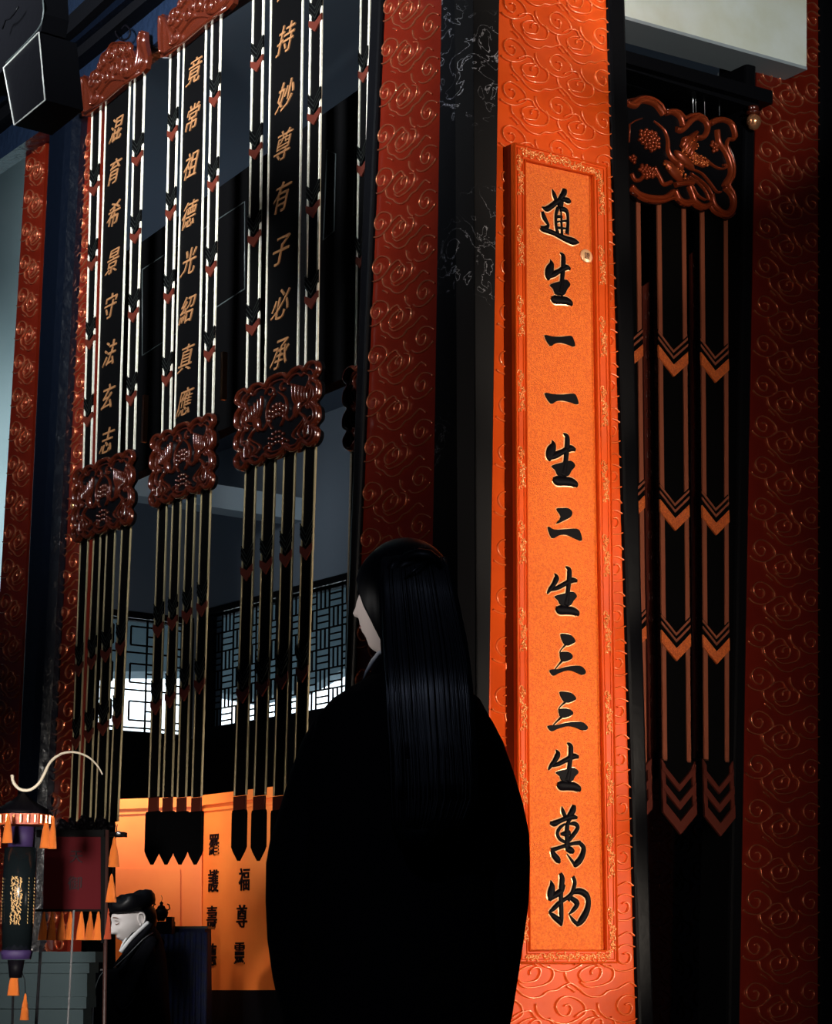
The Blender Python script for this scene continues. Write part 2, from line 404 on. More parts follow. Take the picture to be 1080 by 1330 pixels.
# ================================================================ carved cloud panels
PXU = 1 / 6 / 334; PXZ = 1 / 6 / 425
def tr(pts, cx, cy):
    return catmull([((x - cx) * PXU, -((y - cy) - .3 * (x - cx)) * PXZ) for x, y in pts], 3)
CA = [tr([(290, 508), (320, 508), (340, 545), (318, 585), (275, 575), (240, 530), (233, 480), (265, 445), (310, 443), (360, 470), (400, 505), (432, 550), (438, 605), (400, 630), (330, 645), (265, 630), (215, 600), (185, 565)], 300, 540),
      tr([(93, 430), (97, 480), (120, 525), (158, 565)], 300, 540)]
CB = [tr([(560, 735), (560, 705), (590, 690), (625, 705), (630, 745), (605, 783), (560, 785), (500, 770), (470, 720), (480, 685), (530, 668), (580, 670)], 590, 735),
      tr([(475, 760), (510, 805), (560, 828), (640, 837), (700, 825), (722, 785), (712, 738), (660, 700)], 590, 735),
      tr([(370, 650), (375, 700), (400, 745), (460, 800), (500, 855), (560, 900), (630, 915), (680, 893), (740, 902), (800, 885), (850, 885), (905, 950)], 590, 735),
      tr([(435, 625), (480, 605), (540, 605), (572, 625), (585, 655), (615, 690)], 590, 735),
      tr([(375, 765), (405, 790), (435, 825)], 590, 735)]
def scroll_mesh(kind, lo, hi, m, wd=.0058, ht=.008):
    bm = new()
    for pl in (CA if kind == 0 else CB):
        run = []
        for p in pl + [None]:
            if p and lo < p[0] < hi: run.append(p)
            else:
                if len(run) > 1: ridge(bm, run, wd, ht, 0, prof=5)
                run = []
    return tomesh('cloud_scroll', bm, m)
def cloud_panel(label, F, left, right, mback, mridge, out=0., z0=0., z1=ZT, th=.06, skip=None, lowest=.2, wd=.0058, ht=.008):
    """left/right: two picture points on each edge"""
    L_, R_ = line(F, *left, out), line(F, *right, out)
    zm = (z0 + z1) / 2
    root = thing('carved_column_panel', label, 'column panel', F.W((L_(z0) + R_(z0)) / 2, z0, out - th / 2))
    bm = new(); slab(bm, [(L_(z0), z0), (R_(z0), z0), (R_(z1), z1), (L_(z1), z1)], out - th, out); part('backing_board', bm, mback, root, F)
    wm = R_(2.4) - L_(2.4); nc = max(1, round(wm / .117)); cell = wm / nc; meshes = []
    for j in range(nc): meshes.append(scroll_mesh(j % 2, -(j + .5) * cell + .004, wm - (j + .5) * cell - .004, mridge, wd, ht))
    z = lowest; k = 0
    while z < z1 - .06:
        wz = R_(z) - L_(z); s = wz / wm
        for j in range(nc):
            u = L_(z) + (j + .5) * wz / nc; zz = z - (.046 if j % 2 else 0)
            if skip and skip(u, zz): continue
            if zz - .07 < z0: continue
            o = bpy.data.objects.new('cloud_scroll', meshes[j]); COL.objects.link(o); o.parent = root
            o.location = F.W(u, zz, out) - root.location; o.rotation_euler = (0, 0, F.ang); o.scale = (s, 1, 1)
        z += .1505; k += 1
    return root
def post(name, label, F, left, right, mt, o0, o1, z0=0, z1=ZT, cat='post', bev=.012):
    a, b = line(F, *left, o1), line(F, *right, o1); bm = new()
    rings = []
    for z in (z0, z1):
        l, r = a(z), b(z); c = min(bev, (r - l) / 3)
        rings.append([V3(l, z, o0), V3(l, z, o1 - c), V3(l + c * .3, z, o1 - c * .3), V3(l + c, z, o1), V3(r - c, z, o1), V3(r - c * .3, z, o1 - c * .3), V3(r, z, o1 - c), V3(r, z, o0)])
    loft(bm, rings, False); o = part(name, bm, mt, None, F); return tag(o, label, cat)
PLO = .055                                               # plaque thickness in front of the panel
pu0, pz1 = FR.L(672, 190, PLO); pu1, pz0 = FR.L(798, 1248, PLO)
cloud_panel('bright orange carved cloud panel behind the long plaque', FR, ((648, 0), (631, 1200)), ((792, 0), (832, 1330)), 'lacquer', 'ridge',
            skip=lambda u, z: pu0 + .09 < u < pu1 - .10 and pz0 + .12 < z < pz1 - .12)
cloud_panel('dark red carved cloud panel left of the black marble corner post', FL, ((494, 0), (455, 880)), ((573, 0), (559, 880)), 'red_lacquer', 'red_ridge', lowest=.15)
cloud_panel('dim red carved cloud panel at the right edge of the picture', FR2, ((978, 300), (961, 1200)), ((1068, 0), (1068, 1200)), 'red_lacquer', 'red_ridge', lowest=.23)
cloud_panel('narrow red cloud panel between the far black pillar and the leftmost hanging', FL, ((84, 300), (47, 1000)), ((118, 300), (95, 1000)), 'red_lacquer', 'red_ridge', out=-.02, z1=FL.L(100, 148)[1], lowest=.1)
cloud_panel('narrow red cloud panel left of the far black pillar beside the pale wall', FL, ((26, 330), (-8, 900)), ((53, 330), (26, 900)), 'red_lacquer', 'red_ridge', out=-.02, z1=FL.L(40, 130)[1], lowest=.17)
FBk = Frame(CX - .6 * .75, CY + .8 * .75, .8, .6)
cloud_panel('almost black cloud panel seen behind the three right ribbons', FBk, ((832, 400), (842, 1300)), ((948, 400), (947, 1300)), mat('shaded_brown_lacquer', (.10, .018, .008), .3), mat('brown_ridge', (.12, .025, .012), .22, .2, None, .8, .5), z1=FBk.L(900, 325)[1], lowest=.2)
# corner post of black marble (one L-shaped pier at the corner)
def corner_post():
    bm = new(); z = (0, ZT)
    lA, lB = FL.L(573, 0, .03), FL.L(559, 880, .03); rA, rB = FR.L(648, 0, .03), FR.L(633, 1000, .03)
    rings = []
    for zz in z:
        ul = lA[0] + (lB[0] - lA[0]) * (zz - lA[1]) / (lB[1] - lA[1]); ur = rA[0] + (rB[0] - rA[0]) * (zz - rA[1]) / (rB[1] - rA[1])
        o = .03
        p = [FL.W(ul, zz, -.1), FL.W(ul, zz, o), FL.W(-.012, zz, o), FR.W(.012, zz, o), FR.W(ur, zz, o), FR.W(ur, zz, -.1)]
        rings.append(p)
    loft(bm, rings, False); o = part('corner_post', bm, 'marble', None, WORLD)
    tag(o, 'black veined marble post at the corner between the two carved panels', 'post')
corner_post()
post('black_pole', 'black lacquered pole along the right side of the plaque panel', FR, ((790, 0), (829, 1330)), ((814, 60), (850, 1330)), 'black', -.05, .014)
post('black_pole', 'slim black pole between the right ribbons and the rightmost panel', FR2, ((965, 300), (948, 1200)), ((979, 300), (964, 1200)), 'black', -.1, .04)
post('black_pole', 'black post at the very right edge of the picture', FR2, ((1065, 0), (1065, 1200)), ((1120, 0), (1120, 1200)), 'black', .004, .012)
post('black_strip', 'thin black strip along the left edge of the dark red panel', FL, ((480, 0), (447, 880)), ((494, 0), (456, 880)), 'black', -.05, .02)
post('pillar', 'black glossy pillar at far left between two narrow red panels', FL, ((52, 300), (18, 1000)), ((84, 300), (48, 1000)), 'navy', -.2, .06, bev=.05)
# ================================================================ the plaque
plq = thing('couplet_plaque', 'long orange plaque with eleven black brush characters in a carved frame', 'plaque', FR.W((pu0 + pu1) / 2, pz0, 0))
O_ = [(667, 185), (789, 216), (802, 1251), (673, 1251)]
I_ = [(682, 209), (769, 228), (786, 1234), (688, 1234)]
oq = quad(FR, O_, PLO); iq = quad(FR, I_, PLO)
bm = new(); slab(bm, oq, .004, .04); part('backing_board', bm, 'red_lacquer', plq, FR)
bm = new(); slab(bm, iq, .04, .046); fld = part('inscription_field', bm, 'plaque', plq, FR)
fr_sides = []
for i in range(4):
    j = (i + 1) % 4; bm = new(); slab(bm, [oq[i], oq[j], iq[j], iq[i]], .04, PLO)
    def lerp(a, b, t): return (a[0] + (b[0] - a[0]) * t, a[1] + (b[1] - a[1]) * t)
    for t in (.06, .94):
        p, q = lerp(oq[i], iq[i], t), lerp(oq[j], iq[j], t); ridge(bm, [p, q], .006, .006, PLO)
    for t in (.28, .72):
        p, q = lerp(oq[i], iq[i], t), lerp(oq[j], iq[j], t); ridge(bm, [p, q], .003, .003, PLO)
    fr_sides.append(part('frame_rail', bm, 'lacquer', plq, FR))
def curls(rng, wd, ln, n, vertical=True):
    bm = new()
    for k in range(n):
        cx = (rng.random() - .5) * wd * .55; cz = (k + .5) / n * ln - ln / 2 + (rng.random() - .5) * ln / n * .5
        r = wd * (.16 + .16 * rng.random()); a0 = rng.random() * 2 * PI; sg = rng.choice((-1, 1)); pts = []
        for q in range(9):
            t = q / 8; a = a0 + sg * t * (3.2 + 1.5 * rng.random() * 0); rr = r * (1 - .6 * t)
            x, z = cx + math.cos(a) * rr, cz + math.sin(a) * rr * 1.25
            pts.append((x, z) if vertical else (z, x))
        ridge(bm, pts, .0042, .0045, 0, prof=4)
        if k % 2 == 0:
            x, z = cx * .5, cz; (blob(bm, x, z, 0, r * .45, r * .6, .006, a0, 6, 4) if vertical else blob(bm, z, x, 0, r * .6, r * .45, .006, a0, 6, 4))
    return bm
rg = random.Random(3)
meL = tomesh('scrollwork', curls(rg, .035, .13, 26), 'gilt'); meT = tomesh('scrollwork', curls(rg, .045, .33, 60, False), 'gilt'); meB = tomesh('scrollwork', curls(rg, .035, .33, 60, False), 'gilt')
def put_scroll(me, x, y, tilt=0.):
    u, z = FR.L(x, y, PLO); o = bpy.data.objects.new('scrollwork', me); COL.objects.link(o); o.parent = plq
    o.location = FR.W(u, z, PLO) - plq.location; o.rotation_euler = (0, tilt, FR.ang)
def xat(pts, y): (x0, y0), (x1, y1) = pts; return x0 + (x1 - x0) * (y - y0) / (y1 - y0)
for y in (228, 320, 411, 508, 608, 705, 818, 920, 1017, 1115, 1195): put_scroll(meL, xat(((674.5, 210), (680.5, 1230)), y), y)
for y in (255, 345, 438, 528, 626, 722, 822, 926, 1019, 1112, 1208): put_scroll(meL, xat(((779.5, 235), (794, 1234)), y), y)
put_scroll(meT, 729, 211); put_scroll(meB, 738, 1243)
# --- brush characters
def T(org, s, pts): return [(org[0] + p[0] / s, org[1] + p[1] / s) + ((p[2] / s,) if len(p) > 2 else ()) for p in pts]
SHENG = [('s', [(290, 205, 15), (305, 280, 85), (275, 380, 140), (255, 470, 110), (258, 532, 25)]), ('s', [(250, 480, 60), (340, 435, 85), (430, 385, 70), (530, 330, 85), (598, 355, 45)]),
         ('s', [(440, 100, 20), (485, 150, 70), (490, 250, 78), (480, 400, 75), (465, 560, 75), (430, 760, 120)]), ('p', [(283, 600), (440, 545), (530, 525), (588, 600), (540, 680), (490, 765), (370, 755), (330, 670)]),
         ('s', [(300, 800, 50), (350, 830, 120), (450, 838, 115), (540, 850, 110), (600, 888, 90), (622, 930, 35)])]
SHENG2 = [('s', [(285, 215, 15), (310, 290, 80), (270, 400, 70), (210, 500, 55), (180, 560, 25)]), ('s', [(235, 500, 30), (330, 455, 60), (430, 390, 65), (530, 330, 75), (598, 340, 45)])] + SHENG[2:]
YI = [('p', [(180, 180), (280, 193), (420, 197), (550, 185), (590, 230), (615, 320), (590, 335), (520, 310), (420, 285), (330, 293), (260, 325)])]
ER = [('p', [(245, 870), (300, 862), (360, 862), (402, 900), (390, 950), (330, 985), (245, 1022), (290, 950)]), ('p', [(158, 1052), (220, 1080), (330, 1075), (440, 1070), (482, 1100), (502, 1192), (440, 1175), (350, 1135), (270, 1140), (200, 1167)])]
SAN = [('p', [(325, 838), (390, 830), (450, 850), (490, 900), (480, 935), (385, 964)]), ('p', [(318, 1050), (370, 1033), (430, 1045), (464, 1090), (430, 1130), (343, 1147)]),
       ('s', [(388, 955, 25), (335, 1015, 12), (322, 1052, 22)]), ('s', [(350, 1138, 28), (300, 1195, 16), (265, 1240, 14)]), ('p', [(203, 1245), (300, 1235), (400, 1207), (540, 1195), (600, 1238), (612, 1280), (572, 1302), (480, 1262), (400, 1252), (300, 1285), (240, 1312)])]
DAO = [('s', [(320, 130, 20), (345, 210, 65), (375, 300, 65)]), ('s', [(510, 130, 70), (500, 190, 92), (440, 280, 70), (400, 350, 60)]), ('s', [(160, 405, 20), (225, 440, 80), (300, 400, 80), (400, 320, 75), (480, 290, 65), (560, 310, 90), (608, 325, 35)]),
       ('s', [(450, 300, 110), (440, 420, 95)]), ('s', [(405, 420, 60), (375, 540, 52), (378, 700, 52), (405, 830, 60)]), ('s', [(430, 440, 70), (520, 455, 75), (557, 530, 55), (560, 700, 55), (545, 830, 70)]), ('s', [(390, 560, 50), (470, 560, 50)]),
       ('s', [(390, 640, 30), (540, 625, 35)]), ('s', [(390, 730, 45), (470, 740, 40), (545, 745, 30)]), ('s', [(455, 470, 30), (470, 840, 50)]), ('s', [(165, 480, 50), (190, 570, 75), (230, 640, 60), (258, 690, 45), (220, 735, 70), (150, 745, 80)]),
       ('s', [(135, 725, 60), (180, 755, 85), (330, 812, 72), (450, 870, 82), (560, 918, 100), (650, 945, 105), (738, 962, 22)])]
WAN = [('s', [(470, 85, 15), (482, 160, 60), (512, 235, 62)]), ('s', [(655, 70, 60), (640, 150, 95), (590, 215, 70), (540, 275, 45)]), ('s', [(285, 345, 40), (350, 355, 80), (450, 310, 62), (560, 262, 72), (640, 252, 72), (705, 265, 40)]),
       ('s', [(610, 280, 40), (560, 345, 62), (545, 450, 72), (545, 600, 70), (545, 780, 50)]), ('s', [(520, 360, 30), (435, 425, 50), (397, 510, 52), (430, 590, 52), (520, 650, 42)]), ('s', [(580, 362, 30), (670, 360, 60), (715, 412, 62), (680, 485, 62), (620, 565, 62), (555, 645, 50)]),
       ('s', [(450, 520, 35), (520, 515, 70), (590, 500, 70)]), ('s', [(300, 775, 60), (400, 742, 52), (520, 702, 50), (640, 668, 50), (755, 655, 60)]), ('s', [(740, 655, 55), (802, 730, 72), (792, 830, 82), (742, 930, 92), (672, 1000, 75), (650, 1025, 15)]),
       ('s', [(672, 1010, 45), (620, 930, 42), (545, 830, 18)]), ('s', [(308, 765, 50), (342, 845, 82), (402, 920, 90), (440, 965, 35)]), ('s', [(540, 765, 50), (600, 770, 95), (650, 800, 55)])]
WU = [('s', [(295, 160, 15), (312, 260, 92), (292, 380, 112), (275, 480, 50)]), ('s', [(280, 440, 70), (360, 392, 82), (450, 330, 82), (508, 230, 45)]), ('s', [(445, 50, 50), (470, 130, 80), (460, 250, 80), (450, 400, 70), (455, 600, 72), (462, 780, 60), (468, 880, 12)]),
      ('s', [(265, 660, 25), (340, 600, 62), (430, 510, 62), (550, 430, 52), (640, 350, 60)]), ('s', [(272, 665, 30), (340, 722, 72), (420, 790, 80), (465, 860, 45)]), ('s', [(640, 100, 50), (668, 190, 62), (645, 300, 62), (605, 400, 55), (565, 480, 50)]),
      ('s', [(640, 345, 60), (740, 330, 82), (840, 382, 92), (878, 480, 80), (860, 620, 92), (790, 760, 100), (715, 850, 60), (700, 880, 15)]), ('s', [(715, 850, 50), (640, 780, 52), (585, 695, 14)]), ('s', [(600, 430, 60), (692, 500, 82), (690, 562, 70), (630, 640, 50), (575, 690, 15)])]
def refit(tpl, src, dst):
    """template in its own zoom pixels, src bbox -> dst bbox (picture px)"""
    (a, b, c, d), (e, f, g, h) = src, dst; sx, sy = (g - e) / (c - a), (h - f) / (d - b); s = (abs(sx) + abs(sy)) / 2
    return [(k, [(e + (p[0] - a) * sx, f + (p[1] - b) * sy) + ((p[2] * s,) if len(p) > 2 else ()) for p in pts]) for k, pts in tpl]
chars = [[(k, T((690, 235), 12, p)) for k, p in DAO], [(k, T((690, 320), 12, p)) for k, p in SHENG],
         refit(YI, (180, 180, 617, 335), (706, 436, 745.5, 450.5)), refit(YI, (180, 180, 617, 335), (706, 511, 750, 525.5)),
         refit(SHENG, (180, 100, 625, 945), (705.5, 563, 749, 634)), [(k, T((690, 550), 7.82, p)) for k, p in ER],
         refit(SHENG2, (175, 100, 625, 945), (709.5, 736, 751, 801)), [(k, T((690, 730), 8.87, p)) for k, p in SAN],
         refit(SAN, (203, 830, 612, 1312), (710, 898.6, 761.6, 950)), refit(SHENG2, (175, 100, 625, 945), (711, 965, 753, 1029)),
         [(k, T((690, 1040), 12, p)) for k, p in WAN], [(k, T((690, 1130), 12, p)) for k, p in WU]]
chars = [c for c in chars]
def brush(bm, strokes, grow, h, base):
    for k, pts in strokes:
        if k == 's':
            P = []
            for x, y, wd in catmull(pts, 5):
                u, z = FR.L(x, y, .046); u2, z2 = FR.L(x + 1, y, .046); _, z3 = FR.L(x, y + 1, .046)
                P.append((u, z, max(.002, wd * .0030 + grow)))
            # round ends
            ridge(bm, P, .02, h, base, prof=6)
        else:
            cs = catmull([FR.L(x, y, .046) for x, y in pts], 3, True); cx = sum(p[0] for p in cs) / len(cs); cz = sum(p[1] for p in cs) / len(cs)
            g = [(p[0] + (p[0] - cx) / (math.hypot(p[0] - cx, p[1] - cz) + 1e-9) * grow * .5, p[1] + (p[1] - cz) / (math.hypot(p[0] - cx, p[1] - cz) + 1e-9) * grow * .5) for p in cs]
            slab(bm, g, base, base + h * .7)
for st in chars:
    bm = new(); brush(bm, st, 0., .008, .046); c = part('brush_character', bm, 'ink', plq, FR)
    bm = new(); brush(bm, st, .0055, .002, .046); part('gilt_outline', bm, 'gilt_edge', c, FR, 'thin pale gilt outline')
bm = new(); u, z = FR.L(760.5, 333, .046)
loft(bm, [[V3(u + math.cos(2 * PI * k / 20) * r * .026, z + math.sin(2 * PI * k / 20) * r * .023, o) for k in range(20)] for r, o in ((1, .046), (1, .050), (.85, .052))])
sl = part('round_seal', bm, 'gilt_edge', plq, FR, 'small round pale seal')
me = glyph_mesh('證', .024, .001, 'crest_dark', 0, 0, 1.0); o = bpy.data.objects.new('letter', me); COL.objects.link(o); o.parent = sl; o.location = V3(u, z, .0528)

# ================================================================ ribbons of the hangings
def ribbon_poly(F, l, r, yt, yb, out):
    a, b = line(F, *l, out), line(F, *r, out)
    zt = F.L(xat(tuple((p[0], p[1]) for p in l), yt), yt, out)[1]; zb = F.L(xat(l, yb), yb, out)[1]
    return a, b, zt, zb
def ribbon(root, F, l, r, yt, yb, out, edge_mat='ivory', ew=.009, chev=(), tip=None, chev_kind='left', gap=.0, cloth='ribbon', name='ribbon'):
    a, b, zt, zb = ribbon_poly(F, l, r, yt, yb, out); bm = new()
    slab(bm, [(a(zb), zb), (b(zb), zb), (b(zt), zt), (a(zt), zt)], out - .004, out); rb = part(name, bm, cloth, root, F)
    for f, s in ((a, 1), (b, -1)):
        bm = new(); h = ew / 2
        # the braid is a slender raised bar
        z_list = [(zb, zt)]
        for q0, q1 in z_list: slab(bm, [(f(q0) - h, q0), (f(q0) + h, q0), (f(q1) + h, q1), (f(q1) - h, q1)], out - .002, out + .004)
        part('gold_edge', bm, edge_mat, rb, F)
    for ty in chev:
        zc = F.L(xat(l, ty), ty, out)[1]; c = (a(zc) + b(zc)) / 2; w_ = (b(zc) - a(zc)) + ew * 1.3
        def V(z_, d, t, w__=w_): return [(c - w__ / 2, z_ + d + t), (c, z_ + t), (c + w__ / 2, z_ + d + t), (c + w__ / 2, z_ + d), (c, z_), (c - w__ / 2, z_ + d)]
        if chev_kind == 'left':
            bm = new(); slab(bm, [(c - w_ / 2, zc + .055), (c, zc + .036), (c + w_ / 2, zc + .055), (c + w_ / 2, zc + .032), (c, zc), (c - w_ / 2, zc + .032)], out + .001, out + .007); part('red_arrow', bm, 'arrow', rb, F)
            bm = new()
            slab(bm, V(zc + .044, .04, .045), out + .0008, out + .0055)
            ck = part('black_chevron', bm, 'ribbon', rb, F)
            for q in (.048, .066, .084):
                bm = new(); slab(bm, V(zc + q, .042, .003), out + .004, out + .0075); part('chevron_line', bm, 'dark_line', rb, F)
        else:
            d = w_ * .42
            bm = new(); slab(bm, V(zc, d, .042), out + .001, out + .008); part('orange_chevron', bm, 'orange_arrow', rb, F)
            bm = new(); slab(bm, V(zc + .042, d, .056), out + .0008, out + .0055); part('black_chevron', bm, 'ribbon', rb, F)
            for q in (.062, .084):
                bm = new(); slab(bm, V(zc + q, d, .009), out + .003, out + .0085); part('copper_chevron', bm, 'copper', rb, F)
    return rb, a, b, zt, zb
BO = .08
def plate_shapes():
    half = [(0, 1.02), (.17, .99), (.29, .86), (.42, .97), (.60, .99), (.71, .87), (.84, .99), (1.0, .93), (1.05, .74), (.93, .57), (1.04, .40), (1.05, .14), (.93, -.02), (1.04, -.2), (1.05, -.44), (.93, -.58), (1.04, -.76), (.99, -.96), (.84, -1.02), (.70, -.89), (.55, -1.01), (.38, -.99), (.27, -.88), (.14, -.98), (0, -1.0)]
    full = half + [(-x, z) for x, z in half[-2:0:-1]]
    return full
def ornament(root, F, cx, cy, wpx, hpx, out):
    uL, zc = F.L(cx - wpx / 2, cy, out); uR, _ = F.L(cx + wpx / 2, cy, out); zt = F.L(cx, cy - hpx / 2, out)[1]; zb = F.L(cx, cy + hpx / 2, out)[1]
    cu, cz, su, sz = (uL + uR) / 2, (zt + zb) / 2, (uR - uL) / 2.08, (zt - zb) / 2
    def X(p): return (cu + p[0] * su, cz + p[1] * sz) + tuple(p[2:])
    full = catmull(plate_shapes(), 4, True)
    bm = new(); slab(bm, [X(p) for p in full], out, out + .012); pl = part('ornament_plate', bm, 'black', root, F, 'black carved plate with copper-red cloud rim')
    bm = new(); ridge(bm, [X((p[0] * .96, p[1] * .95)) for p in full], .017, .02, out + .012, True, 6); part('cloud_rim', bm, 'crest', pl, F)
    bm = new(); ridge(bm, [X((p[0] * .84, p[1] * .83)) for p in full], .007, .011, out + .012, True, 5); part('inner_rim', bm, 'crest_dark', pl, F)
    bm = new()
    for cxx, czz, n, r in ((0, .15, 5, .04), (0, -.5, 5, .026)):
        for i in range(n):
            for j in range(3):
                blob(bm, cu + (cxx + (i - (n - 1) / 2) * .085) * su, cz + (czz + (j - 1) * .12 - .05 * abs(i - 2) + .03 * (i % 2)) * sz, out + .014, r * su * .8, r * sz * 1.6, .012, 0, 6, 4)
    part('flower', bm, 'crest', pl, F, stuff=True)
    for s in (-1, 1):
        P = lambda x, z: X((s * x, z))
        bm = new(); x, z = P(.50, .0); blob(bm, x, z, out + .014, su * .09, sz * .24, .016, -s * .5, 10, 6)
        ridge(bm, [P(*p) for p in catmull([(.46, -.12), (.34, -.22), (.24, -.14), (.20, -.02)], 4)], .010, .014, out + .012); part('phoenix_body', bm, 'crest', pl, F)
        for q in range(6):
            bm = new(); ridge(bm, [P(*p) for p in catmull([(.50 + .05 * q, .02 + .02 * q), (.40 + .07 * q, .28), (.38 + .085 * q, .62 - .05 * q)], 4)], .0075, .013, out + .012); part('wing_feather', bm, 'crest', pl, F)
        for pl_ in ([(.10, -.28), (.24, .0), (.22, .32), (.04, .56)], [(.62, -.02), (.78, .10), (.84, .34), (.72, .42)], [(.84, -.30), (.70, -.42), (.76, -.70), (.60, -.78)], [(.66, .30), (.80, .62), (.62, .78)]):
            bm = new(); ridge(bm, [P(*p) for p in catmull(pl_, 4)], .006, .012, out + .012); part('vine', bm, 'crest', pl, F)
        for q in range(4):
            bm = new(); ridge(bm, [P(*p) for p in catmull([(.55, -.12), (.68 + .03 * q, -.30 - .04 * q), (.40 + .13 * q, -.58), (.52 + .09 * q, -.74)], 4)], .0065, .012, out + .012); part('tail_feather', bm, 'crest', pl, F)
        for (a_, b_, r_) in ((.16, .62, .13), (.78, -.05, .10), (.2, -.72, .09)):
            bm = new(); ridge(bm, [P(a_ + math.cos(t * .55) * r_ * (1 - t / 14), b_ + math.sin(t * .55) * r_ * 1.25 * (1 - t / 14)) for t in range(12)], .007, .012, out + .012); part('cloud_curl', bm, 'crest', pl, F)
    return pl
CR = [(200, 1100), (190, 900), (215, 620), (240, 625), (285, 740), (320, 600), (400, 530), (440, 380), (500, 330), (560, 240), (640, 225), (740, 240), (800, 340), (835, 420), (850, 200), (890, 100), (930, 110), (935, 220), (970, 400), (950, 540), (900, 600), (700, 740), (450, 950), (260, 1100)]
def crest_top(root, F, dx_u, dz_u, out):
    """flame and cloud crest; dx_u, dz_u shift it along the wall (metres)"""
    def X(p): u, z = F.L(90 + p[0] / 9, 30 + p[1] / 9, out); return (u + dx_u, z + dz_u) + tuple(p[2:])
    bm = new(); slab(bm, [X(p) for p in CR], out, out + .02); pl = part('crest_plate', bm, 'crest', root, F, 'copper-red carved flame and cloud crest')
    bm = new()
    ridge(bm, [X(p) for p in catmull([(225, 1060), (215, 900), (225, 660), (285, 760), (320, 860), (330, 980)], 4)], .016, .02, out + .02); part('flame_tip', bm, 'crest', pl, F)
    for q in range(3): bm = new(); ridge(bm, [X(p) for p in catmull([(910 - q * 14, 120 + q * 60), (880 + q * 5, 250), (930 - q * 30, 420), (880 - q * 25, 560), (760 - 20 * q, 660)], 4)], .009, .017, out + .02); part('flame_tip', bm, 'crest', pl, F)
    def spiral(cx, cy, r, turns=1.5, sg=1, rx=.55):
        n = int(12 * turns); bm = new(); ridge(bm, [X((cx + math.cos(sg * 2 * PI * t / 12) * r * rx * (1 - .5 * t / n), cy + math.sin(2 * PI * t / 12) * r * (1 - .5 * t / n) - (math.cos(sg * 2 * PI * t / 12) * r * rx * (1 - .5 * t / n)) * .9)) for t in range(n + 1)], .0058, .015, out + .02); part('cloud_curl', bm, 'crest', pl, F)
    for c in ((750, 320, 95, 1.5, 1), (650, 330, 80, 1.3, -1), (560, 350, 90, .9, 1), (460, 460, 70, 1.2, 1), (380, 620, 70, 1.2, -1), (500, 640, 75, 1.4, 1), (610, 540, 80, 1.4, -1), (720, 560, 85, 1.5, 1), (370, 880, 90, 1.5, 1), (820, 520, 60, 1.2, -1), (330, 700, 60, 1, 1), (430, 520, 50, 1, -1)): spiral(*c)
    for pl_ in ([(330, 985), (420, 850), (540, 700), (650, 680), (760, 690), (860, 610)], [(300, 760), (330, 610), (410, 545), (450, 400), (510, 345), (565, 262), (640, 245), (735, 262), (790, 350), (815, 430)], [(520, 350), (505, 420), (540, 470), (590, 420), (600, 330)], [(340, 930), (330, 840), (400, 760), (440, 690)], [(450, 610), (540, 590), (560, 520), (520, 480)], [(640, 620), (680, 520), (700, 430), (660, 420)]):
        bm = new(); ridge(bm, [X(p) for p in catmull(pl_, 4)], .0055, .013, out + .02); part('scroll_line', bm, 'crest', pl, F)
    bm = new(); ridge(bm, [X((240, 1075)), X((450, 930)), X((700, 725)), X((900, 590))], .012, .012, out + .02); part('lower_rim', bm, 'crest', pl, F)
    return pl
def hanging(label, F, lines, ytop, yorn, orn, low, ylow, tips, text, tx, ty, chL, chR, chLow, out=BO, crest=None, tipshape=True, gsize=.108):
    """lines: six (x@yA, x@yB) gold line positions; low: eight for the lower four ribbons"""
    yA, yB, xs = lines; g = [((a, yA), (b, yB)) for a, b in xs]
    root = thing('scripture_hanging', label, 'hanging', F.W(F.L(orn[0], 1100, out)[0], F.L(orn[0], 1100, out)[1], out), 'black hangings in the left opening')
    if not isinstance(ytop, tuple): ytop = (ytop,) * 3
    ribbon(root, F, g[0], g[1], ytop[0], yorn, out, chev=chL, ew=.0085)
    ribbon(root, F, g[4], g[5], ytop[2], yorn, out, chev=chR, ew=.0085)
    rb = ribbon(root, F, g[2], g[3], ytop[1], yorn, out, name='text_ribbon', ew=.0065)[0]
    for ch, y in zip(text, ty):
        letter(ch, F, xat(tx, y), y, out + .002, gsize, rb, sx=.95, ext=.0025, shear=.38, fat=0)
    yA, yB, xs = low; g = [((a, yA), (b, yB)) for a, b in xs]
    for i in range(4):
        l, r = g[2 * i], g[2 * i + 1]
        rb, a, b, zt, zb = ribbon(root, F, l, r, yorn, ylow, out, 'shaded_braid', ew=.0055, chev=[c + (-9 * i) for c in chLow], name='ribbon')
        if tips:
            yt, yb = tips; xm = (xat(l, yt) + xat(r, yt)) / 2; z1 = F.L(xm, ylow, out)[1]; z2 = F.L(xm, ylow + 18, out)[1]; z3 = F.L(xm, yb - 18, out)[1]; z4 = F.L(xm, yb, out)[1]
            c = (a(z3) + b(z3)) / 2; hw = (F.L(xm + 8.4, yb, out)[0] - F.L(xm - 8.4, yb, out)[0]) / 2
            hr = (b(z1) - a(z1)) / 2
            bm = new(); slab(bm, [(c - hr, z2 - .01), (c + hr, z2 - .01), (c + hr, z1), (c - hr, z1)], out - .004, out + .003); part('red_band', bm, 'arrow', rb, F)
            bm = new(); slab(bm, [(c - hw, z2 - .01), (c - hw, z3), (c - hw * .72, z3 - (z3 - z4) * .35), (c, z4), (c + hw * .72, z3 - (z3 - z4) * .35), (c + hw, z3), (c + hw, z2 - .01), (c + hw * .9, z2), (c - hw * .9, z2)], out - .006, out + .006); part('pointed_tip', bm, 'ribbon', rb, F)
    ornament(root, F, *orn, out + .006)
    if crest: crest_top(root, F, crest[0], crest[1], out + .005)
    return root
